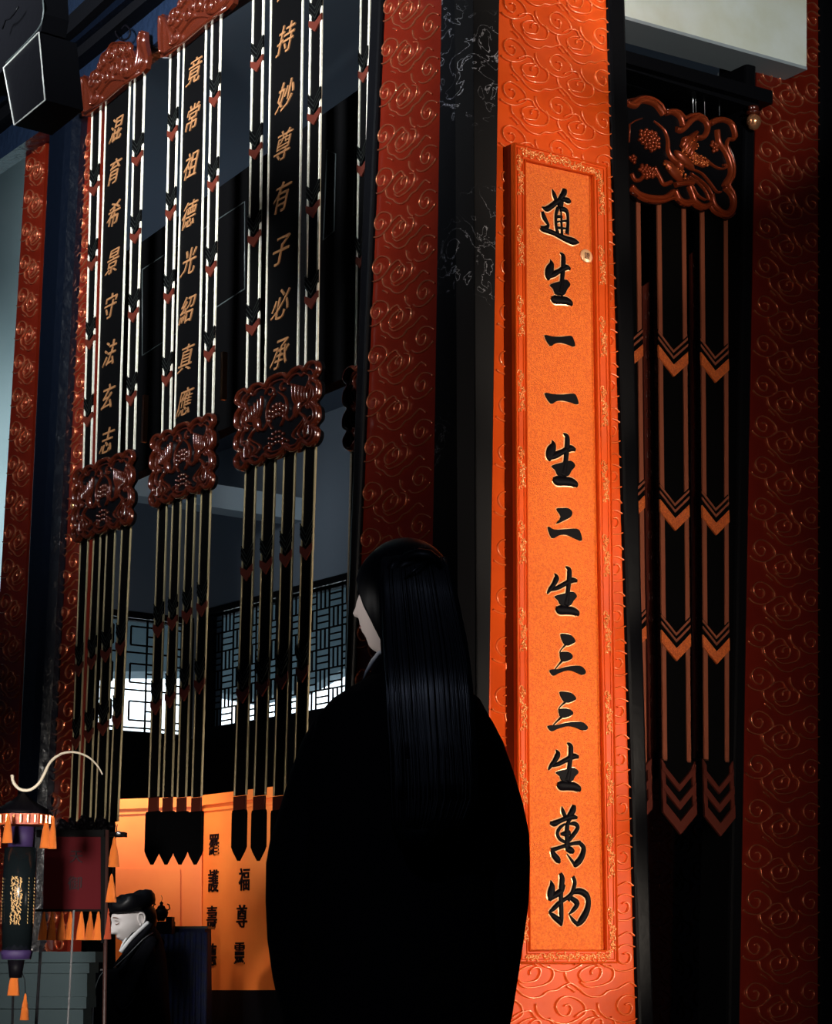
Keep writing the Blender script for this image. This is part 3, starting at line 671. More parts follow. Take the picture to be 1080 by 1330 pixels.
c1 = FL.L(112, 152, BO); c2 = FL.L(214, 76, BO)
hanging('leftmost black ribbon hanging with eight gold characters and full red crest', FL, (200, 560, [(119.1, 110), (129.4, 119.5), (136.3, 126), (166.3, 155.5), (173.5, 165.4), (185.3, 175.3)]), (138, 108, 92), 640, (140, 645, 77, 96),
        (700, 1050, [(105.2, 92), (115, 101), (122.4, 107), (130.7, 118), (139, 125), (149.6, 137), (158.5, 143), (169.6, 154)]), 1068, None, '混育希景守法玄志', ((151, 168), (139, 572)),
        (168, 222, 278, 340, 397, 459, 515, 572), (258, 355, 457, 557), (220, 320, 422, 530), (880, 975), crest=(0, 0))
hanging('second black ribbon hanging from the left, four pointed black tips before orange boards', FL, (200, 500, [(219, 212.4), (229.4, 222.6), (236, 228.5), (264.8, 258.8), (272.7, 266.6), (283.6, 277.4)]), (60, 28, 14), 600, (243, 599, 82, 96),
        (690, 1030, [(205.2, 194), (216, 206), (223.7, 212.5), (234, 224), (242, 231), (252.6, 242), (260.7, 250), (272.4, 262)]), 1036, (1060, 1123), '竟常祖德光紹真應', ((252, 95), (240, 522)),
        (92, 152, 214, 278, 340, 402, 465, 522), (187, 290, 398, 505), (143, 253, 363, 473), (830, 930), crest=(c2[0] - c1[0], c2[1] - c1[1]))
hanging('third and widest black ribbon hanging, just left of the dark red panel', FL, (200, 460, [(326, 321.5), (339.7, 336), (349.5, 345.4), (390.7, 387), (401.2, 397.4), (415.5, 412)]), -160, 545, (366.5, 541, 109, 108),
        (620, 1000, [(319.3, 306), (332.3, 321), (343.3, 331.5), (357.5, 346), (368.8, 357), (383, 371), (395, 383), (409.3, 397)]), 1034, (1058, 1118), '元持妙尊有子必承', ((371, 50), (363, 460)),
        (-20, 50, 125, 188, 255, 325, 395, 460), (98, 212, 325, 440), (46, 167, 287, 405), (757, 915), gsize=.115)
# fourth hanging, mostly behind the dark red panel
root = thing('scripture_hanging', 'half hidden black ribbon hanging behind the left edge of the dark red panel', 'hanging', FL.W(*FL.L(480, 900, -.12), -.12), 'black hangings in the left opening')
ribbon(root, FL, ((468.5, 37), (461.5, 500)), ((479.6, 37), (471, 500)), -120, 480, -.12, chev=(111, 233, 352), ew=.008)
ribbon(root, FL, ((457, 560), (447, 1000)), ((470, 560), (458, 1000)), 545, 1030, -.12, ew=.006)
ornament(root, FL, 505, 515, 104, 112, -.115)

# ================================================================ lintels and beams of the left opening
FLi = Frame(FL.O.x + .8 * .35, FL.O.y + .6 * .35, .6, -.8)
bm = new(); q = quad(FLi, [(60, 388), (183, 315), (330, 211), (500, 92), (500, 470), (450, 490), (284, 560), (183, 612), (60, 668)]); slab(bm, q, -.06, 0)
ln = part('lintel_board', bm, 'ribbon', None, FLi); tag(ln, 'long black panelled lintel crossing behind the ribbon hangings', 'lintel')
for pts in ([(95, 405), (112, 393), (112, 480), (93, 492)], [(185, 350), (318, 262), (318, 375), (185, 462)], [(425, 195), (436, 200), (434, 300), (420, 312)], [(462, 170), (459, 280), (470, 270), (474, 160)]):
    bm = new(); ridge(bm, quad(FLi, pts), .004, .004, 0, True, 4); part('panel_moulding', bm, mat('dull_moulding', (.05, .06, .06), .4), ln, FLi)
for x0, y0, x1, y1 in ((86, 552, 84, 628), (92, 562, 90, 616), (186, 513, 184, 574), (288, 457, 287, 519)):
    u0, z0 = FL.L(x0, y0, -.1); u1, z1 = FL.L(x1, y1, -.1); bm = new(); slab(bm, [(u0 - .008, z0), (u0 + .008, z0), (u1 + .008, z1), (u1 - .008, z1)], -.12, -.1)
    o = part('gold_slip', bm, 'glyph', None, FL); tag(o, {86: 'left gold slip beside the far black pillar', 92: 'shorter right gold slip beside the far black pillar', 186: 'copper slip between first and second hangings', 288: 'copper slip between second and third hangings'}[x0], 'gold slip', 'thin gold slips hanging behind the ribbons')
# top beam in stepped boards
def board(F, pts, o0, o1, mt): bm = new(); slab(bm, quad(F, pts, o1), o0, o1); return bm
tb = thing('top_beam', 'blue-black glossy stepped beam running across the top left', 'beam', FL.W(*FL.L(150, 90), .0))
for nm, pts, o0, o1, mt in (('beam_board', [(-40, 235), (110, 130), (196, 60), (262, 12), (300, -16), (300, -60), (185, 0), (112, 60), (60, 100), (-40, 175)], -.02, .06, 'beam'),
                        ('moulding', [(-40, 190), (60, 108), (112, 66), (200, -8), (200, -30), (105, 48), (60, 84), (-40, 164)], -.02, .12, 'black'),
                        ('moulding', [(-40, 165), (60, 85), (100, 53), (172, -8), (160, -22), (90, 42), (60, 66), (-40, 148)], -.02, .15, 'navy'),
                        ('moulding', [(-40, 148), (60, 66), (92, 40), (150, -14), (125, -14), (89, 20), (60, 44), (-40, 128)], -.02, .19, 'black'),
                        ('beam_board', [(-40, 128), (60, 44), (92, 30), (140, -14), (30, -90), (-40, -60)], -.02, .13, 'beam')):
    part(nm, board(FL, pts, o0, o1, mt), mt, tb, FL)
bm = new(); slab(bm, quad(FL, [(196, 64), (262, 16), (520, -160), (520, -240), (262, -50), (180, 8)], -.05), -.15, -.05); part('beam_board', bm, 'black', tb, FL)
# iron hook that carries the first hanging
bm = new(); P = [V3(*FL.L(x, y, .1), .1) for x, y in ((152, 30), (150, 42), (156, 51), (166, 50), (169, 40), (163, 33), (158, 38))]; tube(bm, [tuple(p) for p in catmull([tuple(p) for p in P], 3)], .004)
o = part('iron_hook', bm, 'ink', None, FL); tag(o, 'small curled black iron hook on the beam above the first crest', 'hook')
def knob(label, F, x, y, s, out):
    u, z = F.L(x, y, out); root = thing('copper_knob', label, 'knob', F.W(u, z - .02 * s, out), 'round copper knobs under the beams')
    p = F.W(u, z, out)
    bm = new(); lathe(bm, p.x, p.y, [(.001, z - .030 * s), (.012 * s, z - .026 * s), (.021 * s, z - .010 * s), (.021 * s, z + .004 * s), (.012 * s, z + .014 * s)]); part('ball', bm, 'brass', root)
    bm = new(); lathe(bm, p.x, p.y, [(.013 * s, z + .0145 * s), (.021 * s, z + .017 * s), (.021 * s, z + .022 * s), (.012 * s, z + .026 * s), (.016 * s, z + .032 * s), (.016 * s, z + .038 * s)]); part('neck', bm, 'crest', root)
knob('copper knob left of the first crest by the pillar top', FL, 91, 138, .8, .1)
knob('dull copper knob low on the pillar right side left of first plate', FL, 96, 656, .7, .0)
knob('glowing copper knob under the right dark beam', FR2, 978, 156, 1.3, .07)
# hanging box lantern top left
FLn = Frame(-1.05, 5.4, .6, -.8)
lan = thing('box_lantern', 'black square hanging box lantern with thin pale edges at top left corner', 'lantern', FLn.W(*FLn.L(40, 150), 0))
bx = [(5, 88), (51, 42), (59, 130), (19, 163)]
bm = new(); slab(bm, quad(FLn, bx), -.12, 0); part('lantern_body', bm, 'black', lan, FLn)
bm = new(); ridge(bm, quad(FLn, bx), .0035, .004, 0, True, 4); part('edge_wire', bm, mat('pale_edge', (.30, .30, .28), .4), lan, FLn)
bm = new(); slab(bm, quad(FLn, [(-30, 115), (2, 83), (45, 38), (49, 15), (47, -30), (-30, -30)]), -.1, -.02); part('lantern_hood', bm, 'black', lan, FLn)
bm = new(); ridge(bm, catmull(quad(FLn, [(0, 80), (20, 60), (40, 38), (47, 25), (49, 8), (47, -10)]), 4), .0028, .004, -.02, False, 4); part('hood_edge', bm, M['dull_moulding'] if 'dull_moulding' in M else bpy.data.materials['dull_moulding'], lan, FLn)
bm = new(); tube(bm, [tuple(FLn.W(*FLn.L(x, y, .01), .01)) for x, y in ((3, 38), (7, 26), (13, 24), (18, 18), (24, 9))], .003); part('hook', bm, 'black', lan)

# ================================================================ right opening
bm = new(); slab(bm, quad(FR2, [(811, 21), (1047, 87), (1047, -120), (811, -120)], .11), 0., .11); wb = part('bulkhead', bm, 'white', None, FR2)
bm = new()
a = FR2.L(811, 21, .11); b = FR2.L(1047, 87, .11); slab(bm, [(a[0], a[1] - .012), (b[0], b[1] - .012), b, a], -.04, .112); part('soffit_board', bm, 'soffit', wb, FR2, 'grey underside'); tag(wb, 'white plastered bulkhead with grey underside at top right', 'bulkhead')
bm = new(); slab(bm, quad(FR2, [(800, 62), (1003, 118), (1003, 135), (800, 78)], .09), -.03, .09); slab(bm, quad(FR2, [(800, 70), (985, 128), (985, 142), (800, 86)], .06), -.03, .06)
o = part('black_beam', bm, 'black', None, FR2); tag(o, 'short black beam under the white bulkhead', 'beam')
bm = new(); slab(bm, quad(FR2, [(800, 80), (1000, 130), (985, 330), (800, 330)], -.22), -.28, -.22); slab(bm, quad(FR2, [(800, 325), (945, 330), (945, 420), (905, 420), (905, 330), (850, 330), (850, 375), (800, 375)], -.22), -.28, -.22)
o = part('transom_board', bm, 'black', None, FR2); tag(o, 'black board behind the phoenix crest at right', 'board')
rh = thing('ribbon_hanging', 'black ribbon hanging on the right with phoenix crest and orange chevrons', 'hanging', FR2.W(*FR2.L(890, 1085), 0))
for l, r, ch in ((((790, 280), (797, 985)), ((828, 280), (836, 985)), (478, 678, 850)), (((855, 280), (862.5, 985)), ((887, 280), (893.5, 985)), (486, 687, 857)), (((911, 280), (916, 985)), ((941.5, 280), (943, 985)), (494, 693, 861))):
    rb, a, b, zt, zb = ribbon(rh, FR2, l, r, 240, 988, .03, 'copper', .018, ch, chev_kind='right')
    c = (a(zb) + b(zb)) / 2; hw = (b(zb) - a(zb)) / 2 + .022
    zt_ = zb + .005
    def VV(z_, d, t, w_): return [(c - w_, z_ + d + t), (c, z_ + t), (c + w_, z_ + d + t), (c + w_, z_ + d), (c, z_), (c - w_, z_ + d)]
    ztip = FR2.L(882, 1084, .03)[1]; d = hw * .9
    bm = new(); slab(bm, [(c - hw, zt_), (c - hw, ztip + d), (c, ztip), (c + hw, ztip + d), (c + hw, zt_)], .024, .034); bl = part('pointed_tip', bm, 'ribbon', rb, FR2)
    for q, t in ((0, .042), (.078, .026), (.138, .022)):
        bm = new(); slab(bm, VV(ztip + q, d, t, hw), .034, .042); part('red_chevron', bm, 'arrow', rb, FR2)
    bm = new()
    for s in (-1, 1): bm = new(); slab(bm, [(c + s * hw, zt_), (c + s * (hw - .016), zt_ - .02), (c + s * (hw - .016), ztip + d), (c + s * hw, ztip + d)], .034, .040); part('red_side_edge', bm, 'arrow', rb, FR2)
for x in (900, 903.5, 915, 934):
    bm = new(); u, z = FR2.L(x, 150, .0); u2, z2 = FR2.L(x, 95, 0); tube(bm, [FR2.W(u, z), FR2.W(u, z2)], .003 if x == 900 else .0015); part('hanging_wire', bm, 'silver', rh)
OUT = [(-150, 120), (-60, 70), (0, 85), (60, 45), (130, 22), (220, 40), (300, 100), (345, 185), (400, 150), (480, 170), (530, 225), (580, 200), (660, 190), (730, 230), (757, 285), (800, 250), (870, 230), (950, 260), (1000, 340), (1005, 440), (960, 430), (935, 500), (975, 600), (1005, 700), (1000, 800), (955, 880), (1000, 950), (1018, 1050), (1000, 1140), (940, 1190), (860, 1170), (800, 1130), (770, 1085), (720, 1112), (650, 1100), (600, 1062), (560, 1080), (490, 1060), (425, 1005), (330, 1040), (200, 1045), (80, 1000), (10, 930), (-150, 860)]
def K(x, y, o=.05): return FR2.L(815 + x / 7.2, 120 + y / 7.2, o)
bm = new(); slab(bm, [K(*p) for p in OUT], .034, .05); cp = part('crest_plate', bm, 'black', rh, FR2, 'black cloud-edged plate with red-gold phoenix')
bm = new()
for pl in ([(-20, 105), (60, 130), (110, 85), (190, 90), (260, 130), (320, 215)], [(340, 200), (400, 185), (460, 215), (490, 260), (505, 320)], [(440, 345), (490, 360), (540, 320), (590, 265), (650, 240), (715, 280), (735, 350), (700, 420), (620, 425)], [(760, 300), (820, 270), (890, 260), (960, 300), (990, 400), (985, 430)],
           [(825, 360), (840, 470), (900, 560), (940, 660), (950, 770), (900, 860), (890, 890)], [(890, 890), (960, 970), (970, 1070), (920, 1130), (850, 1110), (790, 1040), (775, 960)], [(770, 1050), (700, 1070), (620, 1020), (590, 950), (560, 880)], [(590, 1020), (530, 1030), (470, 1000), (430, 920)], [(420, 930), (340, 985), (200, 985), (90, 950), (20, 880)],
           [(430, 870), (520, 850), (600, 850)]):
    ridge(bm, [K(*p) for p in catmull(pl, 5)], .020, .018, .05, False, 6)
part('cloud_rim', bm, 'crest_red', cp, FR2)
bm = new()
for pl in ([(-20, 75), (60, 60), (130, 40), (220, 60), (300, 125), (345, 200)], [(350, 165), (470, 185), (525, 250)], [(750, 290), (870, 240), (950, 275), (995, 350), (1000, 430)], [(935, 510), (985, 640), (990, 780), (945, 870)], [(20, 940), (200, 1030), (330, 1025), (420, 990), (490, 1045), (560, 1065), (605, 1045), (660, 1085), (720, 1095), (770, 1065), (860, 1155), (940, 1175), (995, 1130)]):
    bm = new(); ridge(bm, [K(*p) for p in catmull(pl, 4)], .008, .010, .05, False, 5); part('outer_rim', bm, 'crest', cp, FR2)
bm = new(); ridge(bm, [K(480 + (x - 480) * .955, 600 + (y - 600) * .955) for x, y in catmull(OUT, 2, True)], .013, .014, .05, True, 5); part('border_rim', bm, 'crest_red', cp, FR2)
# phoenix
bm = new(); S = FR2
def bl(x, y, rx, ry, ro, rot=0): u, z = K(x, y); blob(bm, u, z, .052, rx / 7.2 / 334, ry / 7.2 / 400, ro, rot, 12, 8)
bl(545, 510, 70, 105, .012, .25); bl(645, 630, 110, 62, .012, -.35); bl(520, 640, 130, 55, .02, -.5); bl(470, 690, 60, 40, .02, -.9); bl(420, 740, 130, 60, .015, -.6)
ridge(bm, [K(*p) + (w_,) for p, w_ in zip(catmull([(240, 270), (330, 350), (365, 450), (370, 560), (420, 640), (500, 690)], 4), [.006 + .0008 * i for i in range(21)])], .02, .02, .05, False, 6)
for x, y, x2, y2 in ((500, 470, 560, 430), (480, 520, 600, 400), (500, 560, 630, 380), (530, 590, 640, 430), (560, 610, 620, 500)): ridge(bm, [K(x, y), K((x + x2) / 2, (y + y2) / 2 - 15), K(x2, y2)], .016, .014, .055)
part('phoenix_body', bm, 'crest_red', cp, FR2)
bm = new(); rg = random.Random(5)
for i in range(46):
    t = rg.random(); s_ = rg.random(); x = 470 + t * 140 + s_ * 30; y = 620 - s_ * 200 * (1 - abs(t - .6)); u, z = K(x, y); blob(bm, u, z, .06, .0048, .0042, .007, 0, 6, 4)
for i in range(60):
    t = rg.random(); s_ = rg.random(); x = 560 + t * 170; y = 560 + t * 60 + s_ * 110 * (1 - .3 * t); u, z = K(x, y); blob(bm, u, z, .058, .0048, .0042, .007, 0, 6, 4)
for i in range(40):
    t = rg.random(); s_ = rg.random(); x = 320 + t * 200; y = 680 + t * 110 + (s_ - .5) * 60; u, z = K(x, y); blob(bm, u, z, .06, .0045, .004, .007, 0, 6, 4)
part('feather', bm, mat('copper_feather', (.62, .14, .035), .25, .4), cp, FR2, stuff=True)
for pl in ([(580, 760), (690, 840), (760, 920), (790, 1020)], [(560, 790), (650, 850), (720, 930), (750, 1010)], [(540, 800), (600, 890), (650, 970), (720, 1010)], [(590, 720), (680, 760), (760, 850), (820, 930), (860, 935)], [(700, 610), (780, 680), (850, 715), (905, 710), (905, 680), (880, 685)]):
    bm = new(); ridge(bm, [K(*p) for p in catmull(pl, 4)], .008, .012, .05, False, 5); part('tail_feather', bm, 'crest_red', cp, FR2)
for cx_, cy_, rx_, ry_, n in ((195, 450, 120, 115, 34), (170, 745, 90, 70, 22), (800, 515, 45, 55, 8), (35, 630, 35, 50, 6)):
    bm = new()
    for i in range(n):
        r_ = math.sqrt((i + .5) / n); a_ = i * 2.4; u, z = K(cx_ + math.cos(a_) * r_ * rx_ * .85, cy_ + math.sin(a_) * r_ * ry_ * .85 + .25 * math.cos(a_) * r_ * rx_); blob(bm, u, z, .054 + .008 * (1 - r_), .0085, .0075, .009, a_, 7, 4)
    part('flower', bm, 'crest_red', cp, FR2, stuff=True)
bm = new(); ridge(bm, [K(*p) for p in catmull([(30, 760), (60, 820), (110, 820), (140, 790)], 4)], .014, .012, .05); ridge(bm, [K(*p) for p in catmull([(240, 700), (290, 790), (330, 860), (400, 840)], 4)], .016, .012, .05)
ridge(bm, [K(*p) for p in [(10, 470), (15, 300), (70, 265), (130, 245)]], .005, .006, .05); part('cloud_wisp', bm, 'crest_red', cp, FR2, stuff=True)
# carved slips seen in the gaps between the right ribbons
for nm, pts in (('red slip with carved clouds between first and second right ribbons', [(834, 372), (848, 362), (856, 1010), (843, 1010)]), ('red slip with carved clouds between second and third right ribbons', [(897, 330), (906, 320), (912, 985), (902, 985)])):
    bm = new(); q = quad(FR2, pts, -.05); slab(bm, q, -.06, -.05)
    for k in range(24):
        t = (k + .5) / 24; cxu = q[0][0] * (1 - t) + q[3][0] * t + .018; cz = q[0][1] * (1 - t) + q[3][1] * t
        ridge(bm, [(cxu + math.cos(i * .7) * .013 * (1 - i / 14), cz + math.sin(i * .7) * .024 * (1 - i / 14)) for i in range(11)], .004, .004, -.05, False, 4)
    o = part('carved_slip', bm, mat('carved_slip_red', (.06, .010, .006), .35), None, FR2); tag(o, nm, 'carved slip')

# ================================================================ altar boards with seal characters
QY = 12.0; AX = (262 - 540) / 2713 * QY
FA = Frame(AX, QY, .995, .1); FA2 = Frame(AX, QY, .6, -.8)
alt = thing('altar_screen', 'bright orange folding altar screen with black seal characters behind the ribbon tips', 'screen', (AX, QY, 0))
def aq(F, pts, o0, o1, nm, mt, par=alt): bm = new(); slab(bm, quad(F, pts, o1), o0, o1); return part(nm, bm, mt, par, F)
aq(FA, [(150, 1050), (262, 1045), (262, 1330), (150, 1330)], -.05, 0, 'screen_board', 'altar')
aq(FA, [(150, 1038), (263, 1034), (263, 1047), (150, 1051)], -.06, .03, 'cornice', 'altar'); aq(FA, [(150, 1054), (262, 1050), (262, 1054), (150, 1058)], 0, .012, 'cornice_bead', 'altar')
aq(FA, [(150, 1128), (234, 1128), (234, 1206), (150, 1206)], .0, .012, 'raised_panel', 'altar')
aq(FA2, [(262, 1044), (400, 1030), (400, 1286), (262, 1286)], -.05, 0, 'screen_board', 'altar')
aq(FA2, [(262, 1033), (400, 1016), (400, 1030), (262, 1046)], -.06, .03, 'cornice', 'altar'); aq(FA2, [(262, 1050), (400, 1036), (400, 1040), (262, 1054)], 0, .012, 'cornice_bead', 'altar')
aq(FA2, [(262, 1286), (400, 1286), (400, 1500), (262, 1500)], -.05, .002, 'base_board', 'black')
for ch, x, y in (('羅', 278, 1097), ('護', 277, 1144), ('壽', 275, 1191), ('德', 274, 1240), ('福', 317, 1142), ('尊', 314, 1190), ('靈', 311, 1238)):
    letter(ch, FA2, x, y, .003, .135, alt, 'ink', 0, .0012, .004, .85)
# dark table with navy cloth in front of the screen
FT = FY(11.3)
tbm = new(); slab(tbm, quad(FT, [(196, 1206), (266, 1206), (268, 1500), (196, 1500)]), -.35, 0)
tbl = part('cloth_covered_table', tbm, 'navy_cloth', None, FT); tag(tbl, 'altar table draped in dark navy cloth behind the kneeling priest', 'table')
zf = FT.L(200, 1206)[1]
bm = new(); box(bm, FT.L(192, 1206)[0], FT.L(270, 1206)[0], -.37, .02, zf, zf + .012); part('table_edge', bm, 'black', tbl, FT)
bm = new()
for i in range(10):
    u = FT.L(200 + i * 7.3, 1300)[0]; ridge(bm, [(u, 0.02), (u + .004, zf * .5), (u - .002, zf - .02)], .02, .012, .0)
part('cloth_fold', bm, 'navy_cloth', tbl, FT)
# incense burner
FI = FY(11.1); u, z = FI.L(209, 1197); z += .003 
inc = thing('incense_burner', 'small black incense burner on a dark box behind the priest', 'incense burner', (u, 11.1, z))
bm = new(); lathe(bm, u, 11.1, [(.018, z), (.022, z + .01), (.034, z + .025), (.038, z + .045), (.030, z + .062), (.024, z + .066)]); part('bowl', bm, 'ink', inc)
bm = new()
for s in (-1, 1): tube(bm, [(u + s * .03, 11.1, z + .055), (u + s * .045, 11.1, z + .065), (u + s * .04, 11.1, z + .085), (u + s * .03, 11.1, z + .088)], .004)
part('handle', bm, 'ink', inc)
bm = new(); lathe(bm, u, 11.1, [(.024, z + .066), (.018, z + .078), (.008, z + .084), (.010, z + .095), (.002, z + .104)]); part('lid', bm, 'ink', inc)
bm = new(); tube(bm, [(u, 11.1, z + .1), (u + .004, 11.1, z + .12), (u - .003, 11.1, z + .135)], .0015); part('incense_stick', bm, 'crest_dark', inc)
bm = new(); a = FI.L(188, 1197); b = FI.L(225, 1213); slab(bm, [(a[0], b[1]), (b[0], b[1]), (b[0], a[1]), (a[0], a[1])], -.08, .08)
u2, z2 = FI.L(222, 1191); box(bm, u2 - .02, u2 + .012, -.06, .06, b[1] + .0, z2 + .0)
o = part('dark_box', bm, 'ink', None, FI); tag(o, 'dark wooden box under the incense burner', 'box')
# ================================================================ altar steps, tassels, lantern (bottom left)
FSt = FY(7.45); stp = thing('altar_steps', 'grey-green stepped altar base at the bottom left', 'altar', (FSt.L(60, 1300)[0], 7.6, 0))
zt0 = None
for i, (y0, y1, x1, o1) in enumerate(((1236, 1250, 124, 0), (1250, 1264, 116, -.03), (1264, 1295, 113, -.05), (1295, 1310, 112, -.02), (1310, 1345, 108, -.05), (1345, 1700, 120, .0))):
    bm = new(); slab(bm, quad(FSt, [(-80, y0), (x1, y0), (x1, y1), (-80, y1)], o1), -.25, o1); part('step', bm, 'step', stp, FSt)
def tassel_mesh(m, h=.1, w_=.04):
    bm = new(); n = 22; prof = ((.002, 0), (.005, -.05), (.0085, -.14), (.0085, -.2), (.0105, -.27), (.015, -.45), (.0195, -.7), (.0235, -1.0))
    rings = []
    for r, z in prof:
        k = r / .0235 * w_ / 2; rings.append([Vector((k * (1 + .10 * (i % 2) * (z < -.3)) * math.cos(2 * PI * i / n), k * (1 + .10 * (i % 2) * (z < -.3)) * math.sin(2 * PI * i / n), z * h)) for i in range(n)])
    loft(bm, rings); return tomesh('tassel', bm, m)
TMs = {}
def tassel(F, x, ytop, ybot, wpx, parent, m='tassel'):
    u, z = F.L(x, ytop); z2 = F.L(x, ybot)[1]; key = m
    if key not in TMs: TMs[key] = tassel_mesh(m, 1, 1)
    o = bpy.data.objects.new('tassel', TMs[key]); COL.objects.link(o); o.parent = parent
    wm = wpx / 2713 * F.O.y; o.location = F.W(u, z) - parent.location; o.scale = (wm, wm * .8, z - z2)
    return o
FG = FY(6.6)
sg = thing('temple_pennant', 'dark maroon square pennant with two characters and a row of orange tassels', 'pennant', FG.W(*FG.L(95, 1222)))
bm = new(); slab(bm, quad(FG, [(58, 1086), (131, 1086), (131, 1181), (56, 1181)]), -.01, 0); bd = part('pennant_cloth', bm, 'maroon', sg, FG)
bm = new(); slab(bm, quad(FG, [(48, 1078), (136, 1078), (136, 1087), (48, 1087)]), -.02, .012); slab(bm, quad(FG, [(131, 1078), (137, 1078), (137, 1225), (131, 1225)]), -.02, .006); part('pennant_frame', bm, 'ribbon', sg, FG)
bm = new(); slab(bm, quad(FG, [(46, 1181), (136, 1181), (136, 1184), (46, 1184)]), -.008, .004); part('hem', bm, 'ribbon', sg, FG)
letter('天', FG, 99, 1113, .002, .045, sg, mat and 'ink', 0, 0, .002); letter('御', FG, 97, 1147, .002, .048, sg, 'ink', 0, 0, .002)
for x in (57, 68, 80.5, 91.5, 106, 117.5, 128): tassel(FG, x, 1183, 1221, 12, sg)
ts = thing('tassel_string', 'string of three orange tassels hanging right of the maroon pennant', 'tassels', FG.W(*FG.L(145, 1220)))
bm = new(); tube(bm, [FG.W(*FG.L(x, y)) + Vector((0, .02, 0)) for x, y in ((151, 1070), (148.5, 1090), (145, 1140), (143, 1180))], .0015, 5); part('cord', bm, 'ink', ts)
y_ok = lambda x: x > 142
for x, a, b, m in ((148.5, 1087, 1126, 'tassel'), (145, 1135, 1172, 'tassel'), (140.5, 1180, 1220, 'tassel_dark')): tassel(FG, x, a, b, 14 if y_ok(x) else 10, ts, m)
bm = new(); p = FG.W(*FG.L(154, 1082)); blob(bm, p.x, p.z, -p.y, .008, .007, .008); part('silver_bead', bm, 'silver', ts)
# pole with black post to the right of the pennant
bm = new(); p0 = FY(6.6).W(*FY(6.6).L(138.5, 1400)); p1 = FY(6.6).W(*FY(6.6).L(139, 1078)); tube(bm, [Vector((p0.x, p0.y, 0)), p1], .007, 8)
o = part('standard_pole', bm, mat('dark_brown_wood', (.03, .010, .008), .5), None); tag(o, 'slim brown-black pole right of the maroon pennant', 'pole')
for lab, xa, ya, xb, yb, y, r, m in (('thin silver pole in front of the maroon pennant', 96, 1182, 88, 1330, 6.4, .0035, 'silver'), ('thin black pole left of the silver pole', 53, 1228, 47, 1330, 6.3, .005, 'steel'), ('short thin black pole under the glass lantern', 17, 1290, 16, 1330, 6.3, .004, 'steel')):
    F_ = FY(y); u0, z0 = F_.L(xa, ya); u1, z1 = F_.L(xb, yb); k = (u1 - u0) / (z1 - z0); bm = new(); tube(bm, [F_.W(u0, z0), F_.W(u0 - k * z0, 0)], r, 8); o = part('thin_pole', bm, m, None); tag(o, lab, 'pole')
# glass lantern with canopy
FN = FY(6.2); lx, _ = FN.L(25, 1150)
ll = thing('palace_lantern', 'tall glass palace lantern with gold writing, canopy and orange tassels', 'lantern', (lx, 6.2, FN.L(25, 1330)[1]))
def zy(y): return FN.L(25, y)[1]
def hx(r, z, n=6, ph=.2, sy=.8): return [Vector((lx + r * math.cos(2 * PI * k / n + ph), 6.2 + r * sy * math.sin(2 * PI * k / n + ph), z)) for k in range(n)]
def rr(px): return px / 2713 * 6.2
bm = new(); loft(bm, [hx(rr(39), zy(1072)), hx(rr(39), zy(1058))], False); part('canopy_band', bm, mat('red_orange_brocade', (.35, .04, .015), .5, 0, None, .4, 0, (90, (.6, .14, .04))), ll)
bm = new()
for k in range(26):
    a = 2 * PI * k / 26; x, y = lx + rr(39.5) * math.cos(a), 6.2 - .85 * rr(39.5) * abs(math.sin(a)) * (1 if math.sin(a) > 0 else -1)
    box(bm, x - .0022, x + .0022, -y - .002, -y + .002 + .002, zy(1070), zy(1060))
part('brocade_stripe', bm, 'gilt', ll, stuff=True)
bm = new(); loft(bm, [hx(rr(40), zy(1058)), hx(rr(34), zy(1051)), hx(rr(16), zy(1041)), hx(rr(3), zy(1030))]); part('canopy', bm, 'ink', ll)
bm = new(); loft(bm, [hx(rr(17), zy(1100), 10), hx(rr(18), zy(1074), 10)]); part('upper_collar', bm, 'purple', ll)
bm = new(); loft(bm, [hx(rr(19), zy(1246), 10), hx(rr(21), zy(1236), 10), hx(rr(19), zy(1234), 10)]); part('lower_collar', bm, 'purple', ll)
bm = new(); loft(bm, [hx(rr(19), zy(1234), 16), hx(rr(22), zy(1160), 16), hx(rr(21), zy(1101), 16)])
part('glass_cylinder', bm, mat('smoky_glass', (.004, .006, .007), .2, 0, None, .4, .2), ll)
bm = new(); loft(bm, [hx(rr(8), zy(1270), 8), hx(rr(11), zy(1247), 8)]); part('bottom_cap', bm, 'ink', ll)
bm = new()
rg = random.Random(11)
for r_ in range(20):
    for c_ in range(4):
        x = rr(18 + c_ * 3.6 - 25 + rg.random() * 2) + lx; z = zy(1138 + r_ * 3.1 + rg.random() * 2); yy = 6.2 - .8 * rr(22.5)
        tube(bm, [(x, yy, z), (x + (rg.random() - .3) * .009, yy - .001, z - .002 - rg.random() * .006), (x + (rg.random() - .3) * .010, yy, z - .008)], .0019, 4)
for x0 in (40, 46, 5):
    for r_ in range(14):
        x = rr(x0 - 25) + lx; z = zy(1140 + r_ * 4.4); dy = math.sqrt(max(.001, 1 - ((x0 - 25) / 23) ** 2)); tube(bm, [(x, 6.2 - .8 * rr(23) * dy, z), (x + .001, 6.2 - .8 * rr(23) * dy, z - .006)], .0009, 4)
part('gold_writing', bm, mat('gold_paint', (.50, .30, .12), .45), ll, stuff=True)
for x, a, b, w_ in ((22, 1060, 1098, 13), (62, 1060, 1102, 14), (71, 1060, 1103, 11), (0, 1062, 1102, 10), (19, 1252, 1293, 15), (33, 1290, 1325, 11)):
    o = tassel(FN, x, a, b, w_, ll); o.location.y -= .13 if x in (22,) else (0 if b > 1200 else .02)
bm = new()
for x in (62, 71):
    p = FN.W(*FN.L(x, 1062)); q_ = FN.W(*FN.L(x + 2, 1052)); tube(bm, [p, q_, q_ + Vector((.004, 0, .004))], .002, 5)
